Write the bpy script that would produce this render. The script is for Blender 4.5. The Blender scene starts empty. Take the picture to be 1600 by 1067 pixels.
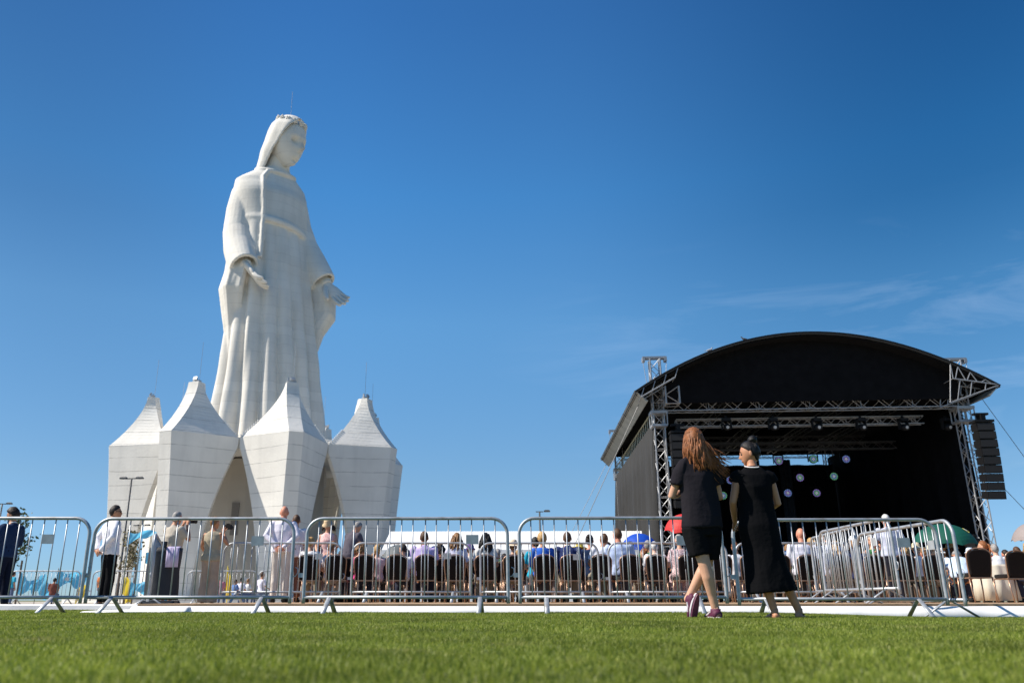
import bpy, math, random
import numpy as np
from mathutils import Vector, Matrix, Euler, noise
R = math.radians
random.seed(7)
scene = bpy.context.scene
col = scene.collection

# ------------------------------------------------------------------ camera
FPX, XC, YC, TH, CH = 1260.0, 735.0, 533.5, math.atan(404.0/1260.0), 0.155
cd = bpy.data.cameras.new('camera')
cam = bpy.data.objects.new('camera', cd); col.objects.link(cam)
cam.location = (0, 0, CH); cam.rotation_euler = (R(90)+TH, 0, 0)
cd.sensor_width = 36; cd.lens = FPX/1600*36; cd.shift_x = (800-XC)/1600
cd.clip_start = 0.05; cd.clip_end = 6000
cd.dof.use_dof = True; cd.dof.focus_distance = 9.6; cd.dof.aperture_fstop = 2.8
scene.camera = cam

# ------------------------------------------------------------------ sky, sun, exposure
SUN_AZ, SUN_EL = R(-96), R(46)      # azimuth from +Y towards +X, elevation
world = bpy.data.worlds.new('World'); scene.world = world; world.use_nodes = True
nt = world.node_tree; nt.nodes.clear()
def wn(t, **k):
    n = nt.nodes.new(t)
    for a, b in k.items(): setattr(n, a, b)
    return n
sky = wn('ShaderNodeTexSky', sky_type='NISHITA', sun_disc=False, sun_elevation=SUN_EL, sun_rotation=SUN_AZ,
         altitude=200.0, air_density=1.0, dust_density=0.0, ozone_density=3.0)
tc = wn('ShaderNodeTexCoord')
mp = wn('ShaderNodeMapping'); mp.inputs['Scale'].default_value = (1.6, 1.6, 9.0); mp.inputs['Rotation'].default_value = (R(3), R(-7), 0)
ns = wn('ShaderNodeTexNoise'); ns.inputs['Scale'].default_value = 2.2; ns.inputs['Detail'].default_value = 7; ns.inputs['Roughness'].default_value = 0.62
ns.inputs['Distortion'].default_value = 0.7
rp = wn('ShaderNodeValToRGB'); rp.color_ramp.elements[0].position = 0.50; rp.color_ramp.elements[1].position = 0.86
sx = wn('ShaderNodeSeparateXYZ')
mz = wn('ShaderNodeMapRange'); mz.inputs[1].default_value = 0.08; mz.inputs[2].default_value = 0.24
mz2 = wn('ShaderNodeMapRange'); mz2.inputs[1].default_value = 0.42; mz2.inputs[2].default_value = 0.28
mx = wn('ShaderNodeMapRange'); mx.inputs[1].default_value = 0.02; mx.inputs[2].default_value = 0.45
m1 = wn('ShaderNodeMath', operation='MULTIPLY'); m2 = wn('ShaderNodeMath', operation='MULTIPLY'); m3 = wn('ShaderNodeMath', operation='MULTIPLY')
m4 = wn('ShaderNodeMath', operation='MULTIPLY'); m4.inputs[1].default_value = 0.17
mix = wn('ShaderNodeMixRGB'); mix.inputs[2].default_value = (7.5, 8.2, 9.2, 1)
bg = wn('ShaderNodeBackground'); bg.inputs['Strength'].default_value = 0.145
wo = wn('ShaderNodeOutputWorld')
hsv = wn('ShaderNodeHueSaturation'); hsv.inputs['Saturation'].default_value = 1.0
L = nt.links.new
L(tc.outputs['Generated'], mp.inputs[0]); L(mp.outputs[0], ns.inputs['Vector']); L(ns.outputs['Fac'], rp.inputs[0])
L(tc.outputs['Generated'], sx.inputs[0]); L(sx.outputs[2], mz.inputs[0]); L(sx.outputs[2], mz2.inputs[0]); L(sx.outputs[0], mx.inputs[0])
L(rp.outputs[0], m1.inputs[0]); L(mz.outputs[0], m1.inputs[1]); L(m1.outputs[0], m2.inputs[0]); L(mz2.outputs[0], m2.inputs[1])
L(m2.outputs[0], m3.inputs[0]); L(mx.outputs[0], m3.inputs[1]); L(m3.outputs[0], m4.inputs[0])
tint = wn('ShaderNodeValToRGB')    # clear-air balance of the sky by height above the horizon
for k, (p_, c_) in enumerate(((0.03, (0.2666, 0.4049, 0.6379)), (0.133, (0.3927, 0.5120, 0.6013)), (0.324, (0.4359, 0.7227, 0.8224)), (0.468, (0.2986, 0.6948, 0.8861)), (0.64, (0.2212, 0.5484, 0.7865)), (1.0, (0.2212, 0.5484, 0.7865)))):
    e_ = tint.color_ramp.elements[k] if k < 2 else tint.color_ramp.elements.new(p_)
    e_.position = p_; e_.color = (*c_, 1)
tm = wn('ShaderNodeMixRGB', blend_type='MULTIPLY'); tm.inputs[0].default_value = 1.0
L(sx.outputs[2], tint.inputs[0]); L(sky.outputs[0], tm.inputs[1]); L(tint.outputs[0], tm.inputs[2])
# lens vignette painted into the sky colour: darker to both sides, most at right
zf = wn('ShaderNodeMapRange'); zf.inputs[1].default_value = 0.06; zf.inputs[2].default_value = 0.42; L(sx.outputs[2], zf.inputs[0])
last = tm
for lo_, hi_, c_ in ((0.08, 0.52, (.37, .59, .67)), (-0.12, -0.50, (.76, .68, .67))):
    xf = wn('ShaderNodeMapRange', interpolation_type='SMOOTHSTEP'); xf.inputs[1].default_value = lo_; xf.inputs[2].default_value = hi_; L(sx.outputs[0], xf.inputs[0])
    ml = wn('ShaderNodeMath', operation='MULTIPLY'); L(xf.outputs[0], ml.inputs[0]); L(zf.outputs[0], ml.inputs[1])
    mm_ = wn('ShaderNodeMixRGB', blend_type='MULTIPLY'); mm_.inputs[2].default_value = (*c_, 1); L(ml.outputs[0], mm_.inputs[0]); L(last.outputs[0], mm_.inputs[1]); last = mm_
L(last.outputs[0], hsv.inputs['Color']); L(hsv.outputs[0], mix.inputs[1]); L(m4.outputs[0], mix.inputs[0]); L(mix.outputs[0], bg.inputs[0]); L(bg.outputs[0], wo.inputs[0])

sd = bpy.data.lights.new('sun', 'SUN'); sd.energy = 5.0; sd.angle = R(0.53); sd.color = (1.0, 0.93, 0.83)
sun = bpy.data.objects.new('sun', sd); col.objects.link(sun)
sdir = Vector((math.sin(SUN_AZ)*math.cos(SUN_EL), math.cos(SUN_AZ)*math.cos(SUN_EL), math.sin(SUN_EL)))
sun.rotation_euler = sdir.to_track_quat('Z', 'Y').to_euler(); sun.location = (-20, -5, 30)
scene.view_settings.view_transform = 'Standard'; scene.view_settings.look = 'None'
scene.view_settings.exposure = 0.42; scene.view_settings.gamma = 1.0

def at(x, y, Y):
    """world point at depth Y that the photograph shows at pixel (x, y) of 1600x1067 (used once, to read real positions)"""
    o = YC-y; up = o*math.cos(TH)+FPX*math.sin(TH); fw = FPX*math.cos(TH)-o*math.sin(TH)
    return Vector(((x-XC)/fw*Y, Y, up/fw*Y+CH))

# ------------------------------------------------------------------ materials
MATS = {}
def mat(name, color, rough=0.6, metal=0.0, noise_amt=0.0, scale=8.0, bump=0.0, bscale=60.0, spec=0.5, emit=None, estr=0, sheen=0.0, trans=0.0):
    if name in MATS: return MATS[name]
    m = bpy.data.materials.new(name); m.use_nodes = True; t = m.node_tree; b = t.nodes['Principled BSDF']
    b.inputs['Base Color'].default_value = (*color, 1); b.inputs['Roughness'].default_value = rough; b.inputs['Metallic'].default_value = metal
    b.inputs['Specular IOR Level'].default_value = spec
    if sheen: b.inputs['Sheen Weight'].default_value = sheen
    if emit: b.inputs['Emission Color'].default_value = (*emit, 1); b.inputs['Emission Strength'].default_value = estr
    if noise_amt or bump:
        c = t.nodes.new('ShaderNodeTexCoord'); n = t.nodes.new('ShaderNodeTexNoise'); n.inputs['Scale'].default_value = scale; n.inputs['Detail'].default_value = 5
        t.links.new(c.outputs['Object'], n.inputs['Vector'])
    if noise_amt:
        mr = t.nodes.new('ShaderNodeMapRange'); mr.inputs[1].default_value = 0.3; mr.inputs[2].default_value = 0.7
        mr.inputs[3].default_value = 1-noise_amt; mr.inputs[4].default_value = 1+noise_amt
        v = t.nodes.new('ShaderNodeVectorMath'); v.operation = 'SCALE'; v.inputs[0].default_value = color
        t.links.new(n.outputs['Fac'], mr.inputs[0]); t.links.new(mr.outputs[0], v.inputs['Scale']); t.links.new(v.outputs[0], b.inputs['Base Color'])
    if bump:
        n2 = t.nodes.new('ShaderNodeTexNoise'); n2.inputs['Scale'].default_value = bscale; n2.inputs['Detail'].default_value = 3
        t.links.new(c.outputs['Object'], n2.inputs['Vector'])
        bp = t.nodes.new('ShaderNodeBump'); bp.inputs['Strength'].default_value = bump; bp.inputs['Distance'].default_value = 0.02
        t.links.new(n2.outputs['Fac'], bp.inputs['Height']); t.links.new(bp.outputs[0], b.inputs['Normal'])
    if trans:
        tr = t.nodes.new('ShaderNodeBsdfTranslucent'); tr.inputs[0].default_value = (*color, 1)
        ms = t.nodes.new('ShaderNodeMixShader'); ms.inputs[0].default_value = trans
        o = t.nodes['Material Output']; t.links.new(b.outputs[0], ms.inputs[1]); t.links.new(tr.outputs[0], ms.inputs[2]); t.links.new(ms.outputs[0], o.inputs[0])
    MATS[name] = m; return m

def concrete(name, c0, step, off, line, lw, dirt=0.12):
    """cast concrete with the thin dark joints between its pours"""
    m = bpy.data.materials.new(name); m.use_nodes = True; t = m.node_tree; b = t.nodes['Principled BSDF']
    b.inputs['Roughness'].default_value = 0.85; b.inputs['Specular IOR Level'].default_value = 0.25
    N = t.nodes.new; K = t.links.new
    c = N('ShaderNodeTexCoord'); s = N('ShaderNodeSeparateXYZ'); K(c.outputs['Object'], s.inputs[0])
    n = N('ShaderNodeTexNoise'); n.inputs['Scale'].default_value = 0.45; n.inputs['Detail'].default_value = 6; K(c.outputs['Object'], n.inputs['Vector'])
    w = N('ShaderNodeTexNoise'); w.inputs['Scale'].default_value = 0.25; w.inputs['Detail'].default_value = 2; K(c.outputs['Object'], w.inputs['Vector'])
    a0 = N('ShaderNodeMath'); a0.operation = 'MULTIPLY_ADD'; K(w.outputs['Fac'], a0.inputs[0]); a0.inputs[1].default_value = 0.35; K(s.outputs[2], a0.inputs[2])
    a = N('ShaderNodeMath'); a.operation = 'ADD'; K(a0.outputs[0], a.inputs[0]); a.inputs[1].default_value = off
    d = N('ShaderNodeMath'); d.operation = 'DIVIDE'; K(a.outputs[0], d.inputs[0]); d.inputs[1].default_value = step
    f = N('ShaderNodeMath'); f.operation = 'FRACT'; K(d.outputs[0], f.inputs[0])
    g = N('ShaderNodeMath'); g.operation = 'LESS_THAN'; K(f.outputs[0], g.inputs[0]); g.inputs[1].default_value = lw
    fl = N('ShaderNodeMath'); fl.operation = 'FLOOR'; K(d.outputs[0], fl.inputs[0])
    wh = N('ShaderNodeTexWhiteNoise'); wh.noise_dimensions = '1D'; K(fl.outputs[0], wh.inputs['W'])
    n3 = N('ShaderNodeTexNoise'); n3.inputs['Scale'].default_value = 1.4; K(c.outputs['Object'], n3.inputs['Vector'])
    st = N('ShaderNodeMapRange'); st.inputs[1].default_value = 0.28; st.inputs[2].default_value = 0.55; K(n3.outputs['Fac'], st.inputs[0])
    lm = N('ShaderNodeMath'); lm.operation = 'MULTIPLY'; K(g.outputs[0], lm.inputs[0]); K(st.outputs[0], lm.inputs[1])
    la = N('ShaderNodeMath'); la.operation = 'MULTIPLY_ADD'; K(lm.outputs[0], la.inputs[0]); la.inputs[1].default_value = -line; la.inputs[2].default_value = 1.0
    mr = N('ShaderNodeMapRange'); K(n.outputs['Fac'], mr.inputs[0]); mr.inputs[1].default_value = 0.3; mr.inputs[2].default_value = 0.7; mr.inputs[3].default_value = 1-dirt; mr.inputs[4].default_value = 1.0+dirt*0.4
    bandv = N('ShaderNodeMapRange'); K(wh.outputs[0], bandv.inputs[0]); bandv.inputs[3].default_value = 0.95; bandv.inputs[4].default_value = 1.03
    sm_ = N('ShaderNodeMapping'); sm_.inputs['Scale'].default_value = (2.2, 2.2, 0.10); K(c.outputs['Object'], sm_.inputs[0])
    sn = N('ShaderNodeTexNoise'); sn.inputs['Scale'].default_value = 1.0; sn.inputs['Detail'].default_value = 5; K(sm_.outputs[0], sn.inputs['Vector'])
    sr = N('ShaderNodeMapRange'); K(sn.outputs['Fac'], sr.inputs[0]); sr.inputs[1].default_value = 0.5; sr.inputs[2].default_value = 0.75; sr.inputs[3].default_value = 1.0; sr.inputs[4].default_value = 0.92
    q0 = N('ShaderNodeMath'); q0.operation = 'MULTIPLY'; K(la.outputs[0], q0.inputs[0]); K(sr.outputs[0], q0.inputs[1])
    q = N('ShaderNodeMath'); q.operation = 'MULTIPLY'; K(q0.outputs[0], q.inputs[0]); K(mr.outputs[0], q.inputs[1])
    q2 = N('ShaderNodeMath'); q2.operation = 'MULTIPLY'; K(q.outputs[0], q2.inputs[0]); K(bandv.outputs[0], q2.inputs[1])
    v = N('ShaderNodeVectorMath'); v.operation = 'SCALE'; v.inputs[0].default_value = c0; K(q2.outputs[0], v.inputs['Scale']); K(v.outputs[0], b.inputs['Base Color'])
    n2 = N('ShaderNodeTexNoise'); n2.inputs['Scale'].default_value = 6; n2.inputs['Detail'].default_value = 6; K(c.outputs['Object'], n2.inputs['Vector'])
    bp = N('ShaderNodeBump'); bp.inputs['Strength'].default_value = 0.3; bp.inputs['Distance'].default_value = 0.05; K(n2.outputs['Fac'], bp.inputs['Height']); K(bp.outputs[0], b.inputs['Normal'])
    MATS[name] = m; return m

# ------------------------------------------------------------------ mesh helpers
class MB:
    def __init__(s): s.v = []; s.f = []
    def add(s, vs, fs):
        o = len(s.v); s.v += [tuple(p) for p in vs]; s.f += [tuple(i+o for i in f) for f in fs]; return s
    def box(s, c, size, rot=None):
        hx, hy, hz = size[0]/2, size[1]/2, size[2]/2
        vs = [Vector((x, y, z)) for x in (-hx, hx) for y in (-hy, hy) for z in (-hz, hz)]
        if rot is not None: vs = [rot @ p for p in vs]
        return s.add([p+Vector(c) for p in vs], [(0,1,3,2),(4,6,7,5),(0,4,5,1),(2,3,7,6),(0,2,6,4),(1,5,7,3)])
    def loft(s, rings, caps=True, closed=False):
        n = len(rings[0]); vs = [p for r in rings for p in r]; fs = []
        m = len(rings)
        for i in range(m if closed else m-1):
            j = (i+1) % m
            for k in range(n):
                k2 = (k+1) % n; fs.append((i*n+k, i*n+k2, j*n+k2, j*n+k))
        if caps and not closed:
            fs.append(tuple(range(n))[::-1]); fs.append(tuple((m-1)*n+k for k in range(n)))
        return s.add(vs, fs)
    def sweep(s, pts, rx, ry=None, side=(1, 0, 0), n=12, dome=False, fold=None):
        pts = [Vector(p) for p in pts]; m = len(pts)
        if not hasattr(rx, '__len__'): rx = [rx]*m
        if ry is None: ry = rx
        elif not hasattr(ry, '__len__'): ry = [ry]*m
        rx = list(rx); ry = list(ry)
        if dome:
            t0 = (pts[0]-pts[1]).normalized(); t1 = (pts[-1]-pts[-2]).normalized()
            a, b = min(rx[0], ry[0]), min(rx[-1], ry[-1])
            p0 = [pts[0]+t0*a*0.95, pts[0]+t0*a*0.7]; p1 = [pts[-1]+t1*b*0.7, pts[-1]+t1*b*0.95]
            pts = p0+pts+p1
            rx = [rx[0]*0.3, rx[0]*0.71]+rx+[rx[-1]*0.71, rx[-1]*0.3]; ry = [ry[0]*0.3, ry[0]*0.71]+ry+[ry[-1]*0.71, ry[-1]*0.3]
            m = len(pts)
        rings = []; sv = Vector(side)
        for i in range(m):
            t = (pts[min(i+1, m-1)]-pts[max(i-1, 0)]).normalized()
            u = sv-t*sv.dot(t)
            if u.length < 0.15:
                u = Vector((0, 0, 1))-t*t.z
                if u.length < 0.15: u = Vector((0, 1, 0))-t*t.y
            u.normalize(); w = t.cross(u)
            rr = []
            for k in range(n):
                a = 2*math.pi*k/n; q = 1.0 if fold is None else fold(i/(m-1), a)
                rr.append(pts[i]+u*math.cos(a)*rx[i]*q+w*math.sin(a)*ry[i]*q)
            rings.append(rr)
        return s.loft(rings)
    def tube(s, a, b, r, n=6): return s.sweep([a, b], r, n=n)
    def ball(s, c, r, nu=12, nv=8, M=None, fn=None):
        rs = []
        rr = r if hasattr(r, '__len__') else (r, r, r)
        vs = []; fs = []
        for j in range(1, nv):
            ph = math.pi*j/nv
            for i in range(nu):
                a = 2*math.pi*i/nu; d = Vector((math.sin(ph)*math.cos(a), math.sin(ph)*math.sin(a), math.cos(ph))); vs.append(d)
        vs.append(Vector((0, 0, 1))); vs.append(Vector((0, 0, -1))); T = len(vs)-2; B = len(vs)-1
        for j in range(nv-2):
            for i in range(nu):
                i2 = (i+1) % nu; fs.append((j*nu+i, (j+1)*nu+i, (j+1)*nu+i2, j*nu+i2))
        for i in range(nu):
            i2 = (i+1) % nu; fs.append((T, i, i2)); fs.append((B, (nv-2)*nu+i2, (nv-2)*nu+i))
        out = []
        for d in vs:
            p = Vector((d.x*rr[0], d.y*rr[1], d.z*rr[2]))
            if fn: p = fn(d, p)
            if M is not None: p = M @ p
            out.append(p+Vector(c))
        return s.add(out, fs)
    def mesh(s, name, m=None, smooth=False):
        me = bpy.data.meshes.new(name); me.from_pydata(s.v, [], s.f); me.validate()
        if smooth: me.shade_smooth()
        if m: me.materials.append(m)
        return me
    def build(s, name, m, parent=None, smooth=False):
        return link(name, s.mesh(name, m, smooth), parent)
def link(name, me, parent=None):
    o = bpy.data.objects.new(name, me); col.objects.link(o)
    if parent: o.parent = parent
    return o
def smooth_by_angle(o, ang=40):
    me = o.data; me.shade_smooth()
    import bmesh
    bm = bmesh.new(); bm.from_mesh(me)
    for e in bm.edges:
        if len(e.link_faces) == 2 and e.calc_face_angle(0) > R(ang): e.smooth = False
    bm.to_mesh(me); bm.free(); return o
def remesh(mb, vox, name, m, parent=None, smooth_it=2, disp=None):
    me = mb.mesh('tmp'); o = bpy.data.objects.new('tmp', me); col.objects.link(o)
    r = o.modifiers.new('r', 'REMESH'); r.mode = 'VOXEL'; r.voxel_size = vox; r.adaptivity = 0
    if smooth_it: sm = o.modifiers.new('s', 'SMOOTH'); sm.iterations = smooth_it; sm.factor = 0.5
    dg = bpy.context.evaluated_depsgraph_get(); dg.update()
    me2 = bpy.data.meshes.new_from_object(o.evaluated_get(dg)); me2.name = name
    bpy.data.objects.remove(o); bpy.data.meshes.remove(me)
    me2.shade_smooth(); me2.materials.clear(); me2.materials.append(m)
    if disp:
        n = len(me2.vertices); co = np.empty(n*3, 'f'); no = np.empty(n*3, 'f')
        me2.vertices.foreach_get('co', co); me2.vertex_normals.foreach_get('vector', no)
        co = co.reshape(-1, 3); no = no.reshape(-1, 3); co += no*disp(co)[:, None].astype('f')
        me2.vertices.foreach_set('co', co.ravel()); me2.update()
    return link(name, me2, parent)
def join_mesh(o, mb):
    """append plain geometry to an object's mesh (one body, one mesh)"""
    import bmesh
    bm = bmesh.new(); bm.from_mesh(o.data); t = mb.mesh('t'); bm.from_mesh(t); bm.to_mesh(o.data); bm.free(); bpy.data.meshes.remove(t); o.data.shade_smooth()
def tag(o, label=None, cat=None, group=None, kind=None):
    if label: o['label'] = label
    if cat: o['category'] = cat
    if group: o['group'] = group
    if kind: o['kind'] = kind
    return o
def empty(name, loc=(0, 0, 0), rz=0, label=None, cat=None, group=None):
    o = bpy.data.objects.new(name, None); col.objects.link(o); o.location = loc; o.rotation_euler = (0, 0, rz); o.empty_display_size = 0.1
    return tag(o, label, cat, group)
def copy_tree(o, parent=None):
    c = o.copy(); col.objects.link(c); c.parent = parent
    for ch in list(o.children): copy_tree(ch, c)
    return c

# ------------------------------------------------------------------ head generator (unit: head height 0.23 m, face towards +Y)
def G(d, x, y, z, s): return math.exp(-((d.x-x)**2+(d.y-y)**2+(d.z-z)**2)/(2*s*s))
FEAT = 1.0
def head_fn(d, p):
    z = d.z; x, y, zz = p; y_in = p[1]
    if z < 0:
        k = -z; x *= 1-0.30*k*k; 
        if y > 0: y *= 1+0.9*k**2.6
        else: y *= 1-0.38*k
    if y > 0:
        sx = d.x
        y += 0.024*math.exp(-(sx/0.13)**2)*math.exp(-((z+0.24)/0.13)**2)         # nose tip
        y += 0.011*math.exp(-(sx/0.10)**2)*math.exp(-((z+0.05)/0.20)**2)         # nose bridge
        y -= 0.010*FEAT**3.5*(math.exp(-((abs(sx)-0.36)/0.16)**2))*math.exp(-((z-0.02)/0.10)**2)  # eye sockets
        y += 0.005*math.exp(-((z-0.20)/0.09)**2)*math.exp(-(sx/0.55)**2)        # brow
        y += 0.006*math.exp(-(sx/0.22)**2)*math.exp(-((z+0.50)/0.055)**2)       # upper lip
        y += 0.005*math.exp(-(sx/0.20)**2)*math.exp(-((z+0.62)/0.055)**2)       # lower lip
        y -= 0.006*FEAT**3*math.exp(-(sx/0.20)**2)*math.exp(-((z+0.73)/0.05)**2)
        y += 0.014*math.exp(-(sx/0.25)**2)*math.exp(-((z+0.88)/0.10)**2)        # chin
    if FEAT != 1.0 and p[1] > 0:
        y0 = p[1]*(1+0.9*(-z)**2.6 if z < 0 else 1); y = y0+(y-y0)*FEAT
    return Vector((x, y, zz))
HR = (0.076, 0.094, 0.118)
def head(mb, c, M, s=1.0, hi=True, ears=True):
    S = Matrix.Scale(s, 3)
    mb.ball(c, HR, 40 if hi else 24, 30 if hi else 18, M=M @ S, fn=head_fn)
    if ears:
        for sg in (-1, 1):
            mb.ball(Vector(c)+M @ (Vector((sg*0.077, -0.008, -0.012))*s), (0.010*s, 0.019*s, 0.032*s), 10, 8, M=M @ Matrix.Rotation(sg*R(-14), 3, 'Z'))
def limb(mb, pts, r, n=12): mb.sweep(pts, r, n=n, dome=True)
def hand(mb, w, d, nrm, side, s=1.0, curl=0.35, spread=0.16, n=8, fat=1.0):
    """palm with four unequal bent fingers and a thumb leaving its side; w wrist, d direction, nrm palm normal (towards the palm side), side +1/-1"""
    w = Vector(w); d = Vector(d).normalized(); nn = Vector(nrm); nn = (nn-d*nn.dot(d)).normalized(); u = d.cross(nn)*side   # u towards the thumb
    P = lambda a, b, c: w+(d*a+u*b+nn*c)*s
    mb.sweep([P(-0.015, 0, 0), P(0.015, 0.002, 0), P(0.05, 0.002, 0.002), P(0.085, 0, 0.002), P(0.098, 0, 0.003)], [0.024*s, 0.030*s, 0.040*s, 0.042*s, 0.036*s], [0.018*s, 0.017*s, 0.016*s, 0.012*s, 0.009*s], side=u, n=12)
    for i, (b, ln, r) in enumerate(((0.030, 0.074, 0.0085), (0.010, 0.082, 0.009), (-0.010, 0.076, 0.0085), (-0.029, 0.058, 0.0075))):
        sp = (b/0.03)*spread; dd = (d+u*sp).normalized(); p = P(0.088, b, 0.002); pts = [p]; ang = curl*0.6
        for seg in (0.45, 0.32, 0.23):
            v = dd*math.cos(ang)+nn*math.sin(ang); p = p+v*ln*seg*s; pts.append(p); ang += curl*(1.0+0.15*i)
        mb.sweep(pts, [r*s*fat, r*0.95*s*fat, r*0.88*s*fat, r*0.7*s*fat], n=n, dome=True)
    p = P(0.018, 0.022, 0.004); dd = (d*0.72+u*0.62+nn*0.25).normalized(); pts = [p]
    for seg in (0.038, 0.030, 0.026):
        p = p+dd*seg*s; pts.append(p); dd = (dd+d*0.25+nn*0.1).normalized()
    mb.sweep(pts, [0.013*s*fat, 0.0115*s*fat, 0.010*s*fat, 0.0075*s*fat], n=n, dome=True)
# ================================================================== ground
def structure(o): o['kind'] = 'structure'; return o
def gz(x, y):
    """gentle dip of the lawn to the right of the barriers"""
    t = min(max((x-3.2)/2.6, 0), 1); return -0.055*t*t*(3-2*t)
grass_g = mat('lawn_soil', (0.10, 0.12, 0.035), 0.95, noise_amt=0.35, scale=2.5, bump=0.4, bscale=80)
mb = MB(); xs = np.linspace(-40, 40, 81); ys = list(np.linspace(-6, 10.9, 30))
vs = [(x, y, gz(x, y)) for y in ys for x in xs]; nx = len(xs)
mb.add(vs, [(j*nx+i, j*nx+i+1, (j+1)*nx+i+1, (j+1)*nx+i) for j in range(len(ys)-1) for i in range(nx-1)])
structure(mb.build('lawn_ground', grass_g, smooth=True))
pave = mat('pavement', (0.42, 0.37, 0.30), 0.9, noise_amt=0.12, scale=0.8, bump=0.2, bscale=20)
mb = MB(); mb.add([(-500, 12.2, 0.02), (500, 12.2, 0.02), (500, 90, 0.02), (-500, 90, 0.02)], [(0, 1, 2, 3)])
structure(mb.build('pavement', pave))
far = mat('dry_field', (0.16, 0.17, 0.08), 0.95, noise_amt=0.3, scale=0.02)
mb = MB(); mb.add([(-3000, -60, -0.09), (3000, -60, -0.09), (3000, 4000, -0.09), (-3000, 4000, -0.09)], [(0, 1, 2, 3)])
structure(mb.build('ground', far))

# ================================================================== octagonal base building under the statue
BX, BY, BR = -15.75, 61.6, 8.9
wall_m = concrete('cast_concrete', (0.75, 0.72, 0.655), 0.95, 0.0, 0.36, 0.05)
bld = empty('monument_base', (BX, BY, 0.33), 0, 'pale concrete octagonal hall with eight crown-like petals and pointed arches under the statue', 'building')
dark_in = mat('interior_plaster', (0.40, 0.37, 0.33), 0.9, noise_amt=0.1, scale=0.5)
steel = mat('galvanized_steel', (0.42, 0.44, 0.46), 0.5, 0.55, noise_amt=0.12, scale=14)
t_ = steel.node_tree; b_ = t_.nodes['Principled BSDF']; src = b_.inputs['Base Color'].links[0].from_socket
n_ = t_.nodes.new('ShaderNodeTexNoise'); n_.inputs['Scale'].default_value = 5.0; n_.inputs['Detail'].default_value = 6; cc_ = t_.nodes.new('ShaderNodeTexCoord'); t_.links.new(cc_.outputs['Object'], n_.inputs['Vector'])
r_ = t_.nodes.new('ShaderNodeMapRange'); r_.inputs[1].default_value = .58; r_.inputs[2].default_value = .72; r_.inputs[4].default_value = .55; t_.links.new(n_.outputs['Fac'], r_.inputs[0])
x_ = t_.nodes.new('ShaderNodeMixRGB'); x_.inputs[2].default_value = (.26, .22, .18, 1); t_.links.new(r_.outputs[0], x_.inputs[0]); t_.links.new(src, x_.inputs[1]); t_.links.new(x_.outputs[0], b_.inputs['Base Color'])
ZW = 10.25
def lerp(a, b, t): return a+(b-a)*t
def petal():
    mb = MB(); rings = []
    slope = 4.07/2.87
    zs = [0, 0.8, 1.6, 2.5, 3.4, 4.3, 5.2, 6.1, 7.0, 7.8, 8.5, 9.0, 9.35, 9.6, ZW]
    for z in zs:
        t = z/ZW; Rp = 10.25+0.75*t**1.6
        # half width of the leg: pointed arches narrow it towards the ground
        w = 3.04*min(1, Rp/11.0) if z >= 9.7 else 1.45+(3.0-1.45)*(z/9.7)**1.8
        th = 0.32
        o = [(-w, Rp-(w-0.47)*slope), (-0.47, Rp), (0.47, Rp), (w, Rp-(w-0.47)*slope)]
        i = [(w-0.12, o[3][1]-0.30), (0.3, Rp-th*2.0), (-0.3, Rp-th*2.0), (-w+0.12, o[0][1]-0.30)]
        rings.append([Vector((a, b, z)) for a, b in o+i])
    mb.loft(rings)
    return mb
def petal_top():
    mb = MB(); rings = []
    N = 16
    for k in range(N+1):
        t = k/N; z = lerp(ZW-0.02, 14.05, t)
        Ro = 8.85+2.16*(1-t)**1.65; w = 0.42+(3.04-0.42)*(1-t)**1.52; Rs = 7.36+1.04*t**0.8; Ri = 7.0+1.05*t**0.8
        a = lerp(0.475, 0.42, t)
        rings.append([Vector(p) for p in [(-w, Rs, z), (-a, Ro, z), (a, Ro, z), (w, Rs, z), (0.34, Ri, z), (-0.34, Ri, z)]])
    mb.loft(rings)
    return mb
def tr(mb, M):
    mb.v = [tuple(M @ Vector(p)) for p in mb.v]; return mb
pw = petal().mesh('petal_wall', wall_m); pt = petal_top().mesh('petal_spire', wall_m)
fl = MB(); fl.box((0, 8.5, 14.16), (0.5, 0.3, 0.12)); fl.box((0.0, 8.68, 14.32), (0.28, 0.12, 0.22), Matrix.Rotation(R(25), 3, 'X')); fl.box((0.3, 8.5, 14.3), (0.1, 0.1, 0.28))
fl_me = fl.mesh('floodlight', mat('floodlight_grey', (0.42, 0.43, 0.44), 0.5, 0.4))
rod = MB(); rod.tube((-0.1, 8.4, 14.0), (-0.1, 8.4, 17.0), 0.013, 5); rod_me = rod.mesh('lightning_rod', steel)
strp = MB()
for s in (-1, 1):
    for k in range(9):
        t = 0.03+0.27*k/8; z = lerp(ZW, 14.05, t); w = 0.42+2.62*(1-t)**1.52; strp.ball((s*(w+0.03), 7.36+1.04*t**0.8, z+0.03), 0.06, 6, 4)
str_me = strp.mesh('light_string', mat('white_bulb', (0.8, 0.8, 0.78), 0.3))
for k in range(8):
    a = 24+45*k; ra = R(a)+math.pi     # local +Y turned to azimuth a measured from -Y towards +X
    for nm, me in (('petal_wall', pw), ('petal_spire', pt), ('floodlight', fl_me), ('lightning_rod', rod_me), ('light_string', str_me)):
        o = link(nm, me, bld); o.rotation_euler = (0, 0, ra)
# roof slab, drum, podium
def ngon(r, n, z0, z1, ph=0, r1=None):
    m = MB(); r1 = r if r1 is None else r1
    m.loft([[Vector((rr*math.cos(2*math.pi*k/n+ph), rr*math.sin(2*math.pi*k/n+ph), z)) for k in range(n)] for rr, z in ((r, z0), (r1, z1))]); return m
ngon(7.75, 8, 9.55, 9.9, R(-90+24-22.5)).build('roof', wall_m, bld)
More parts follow.
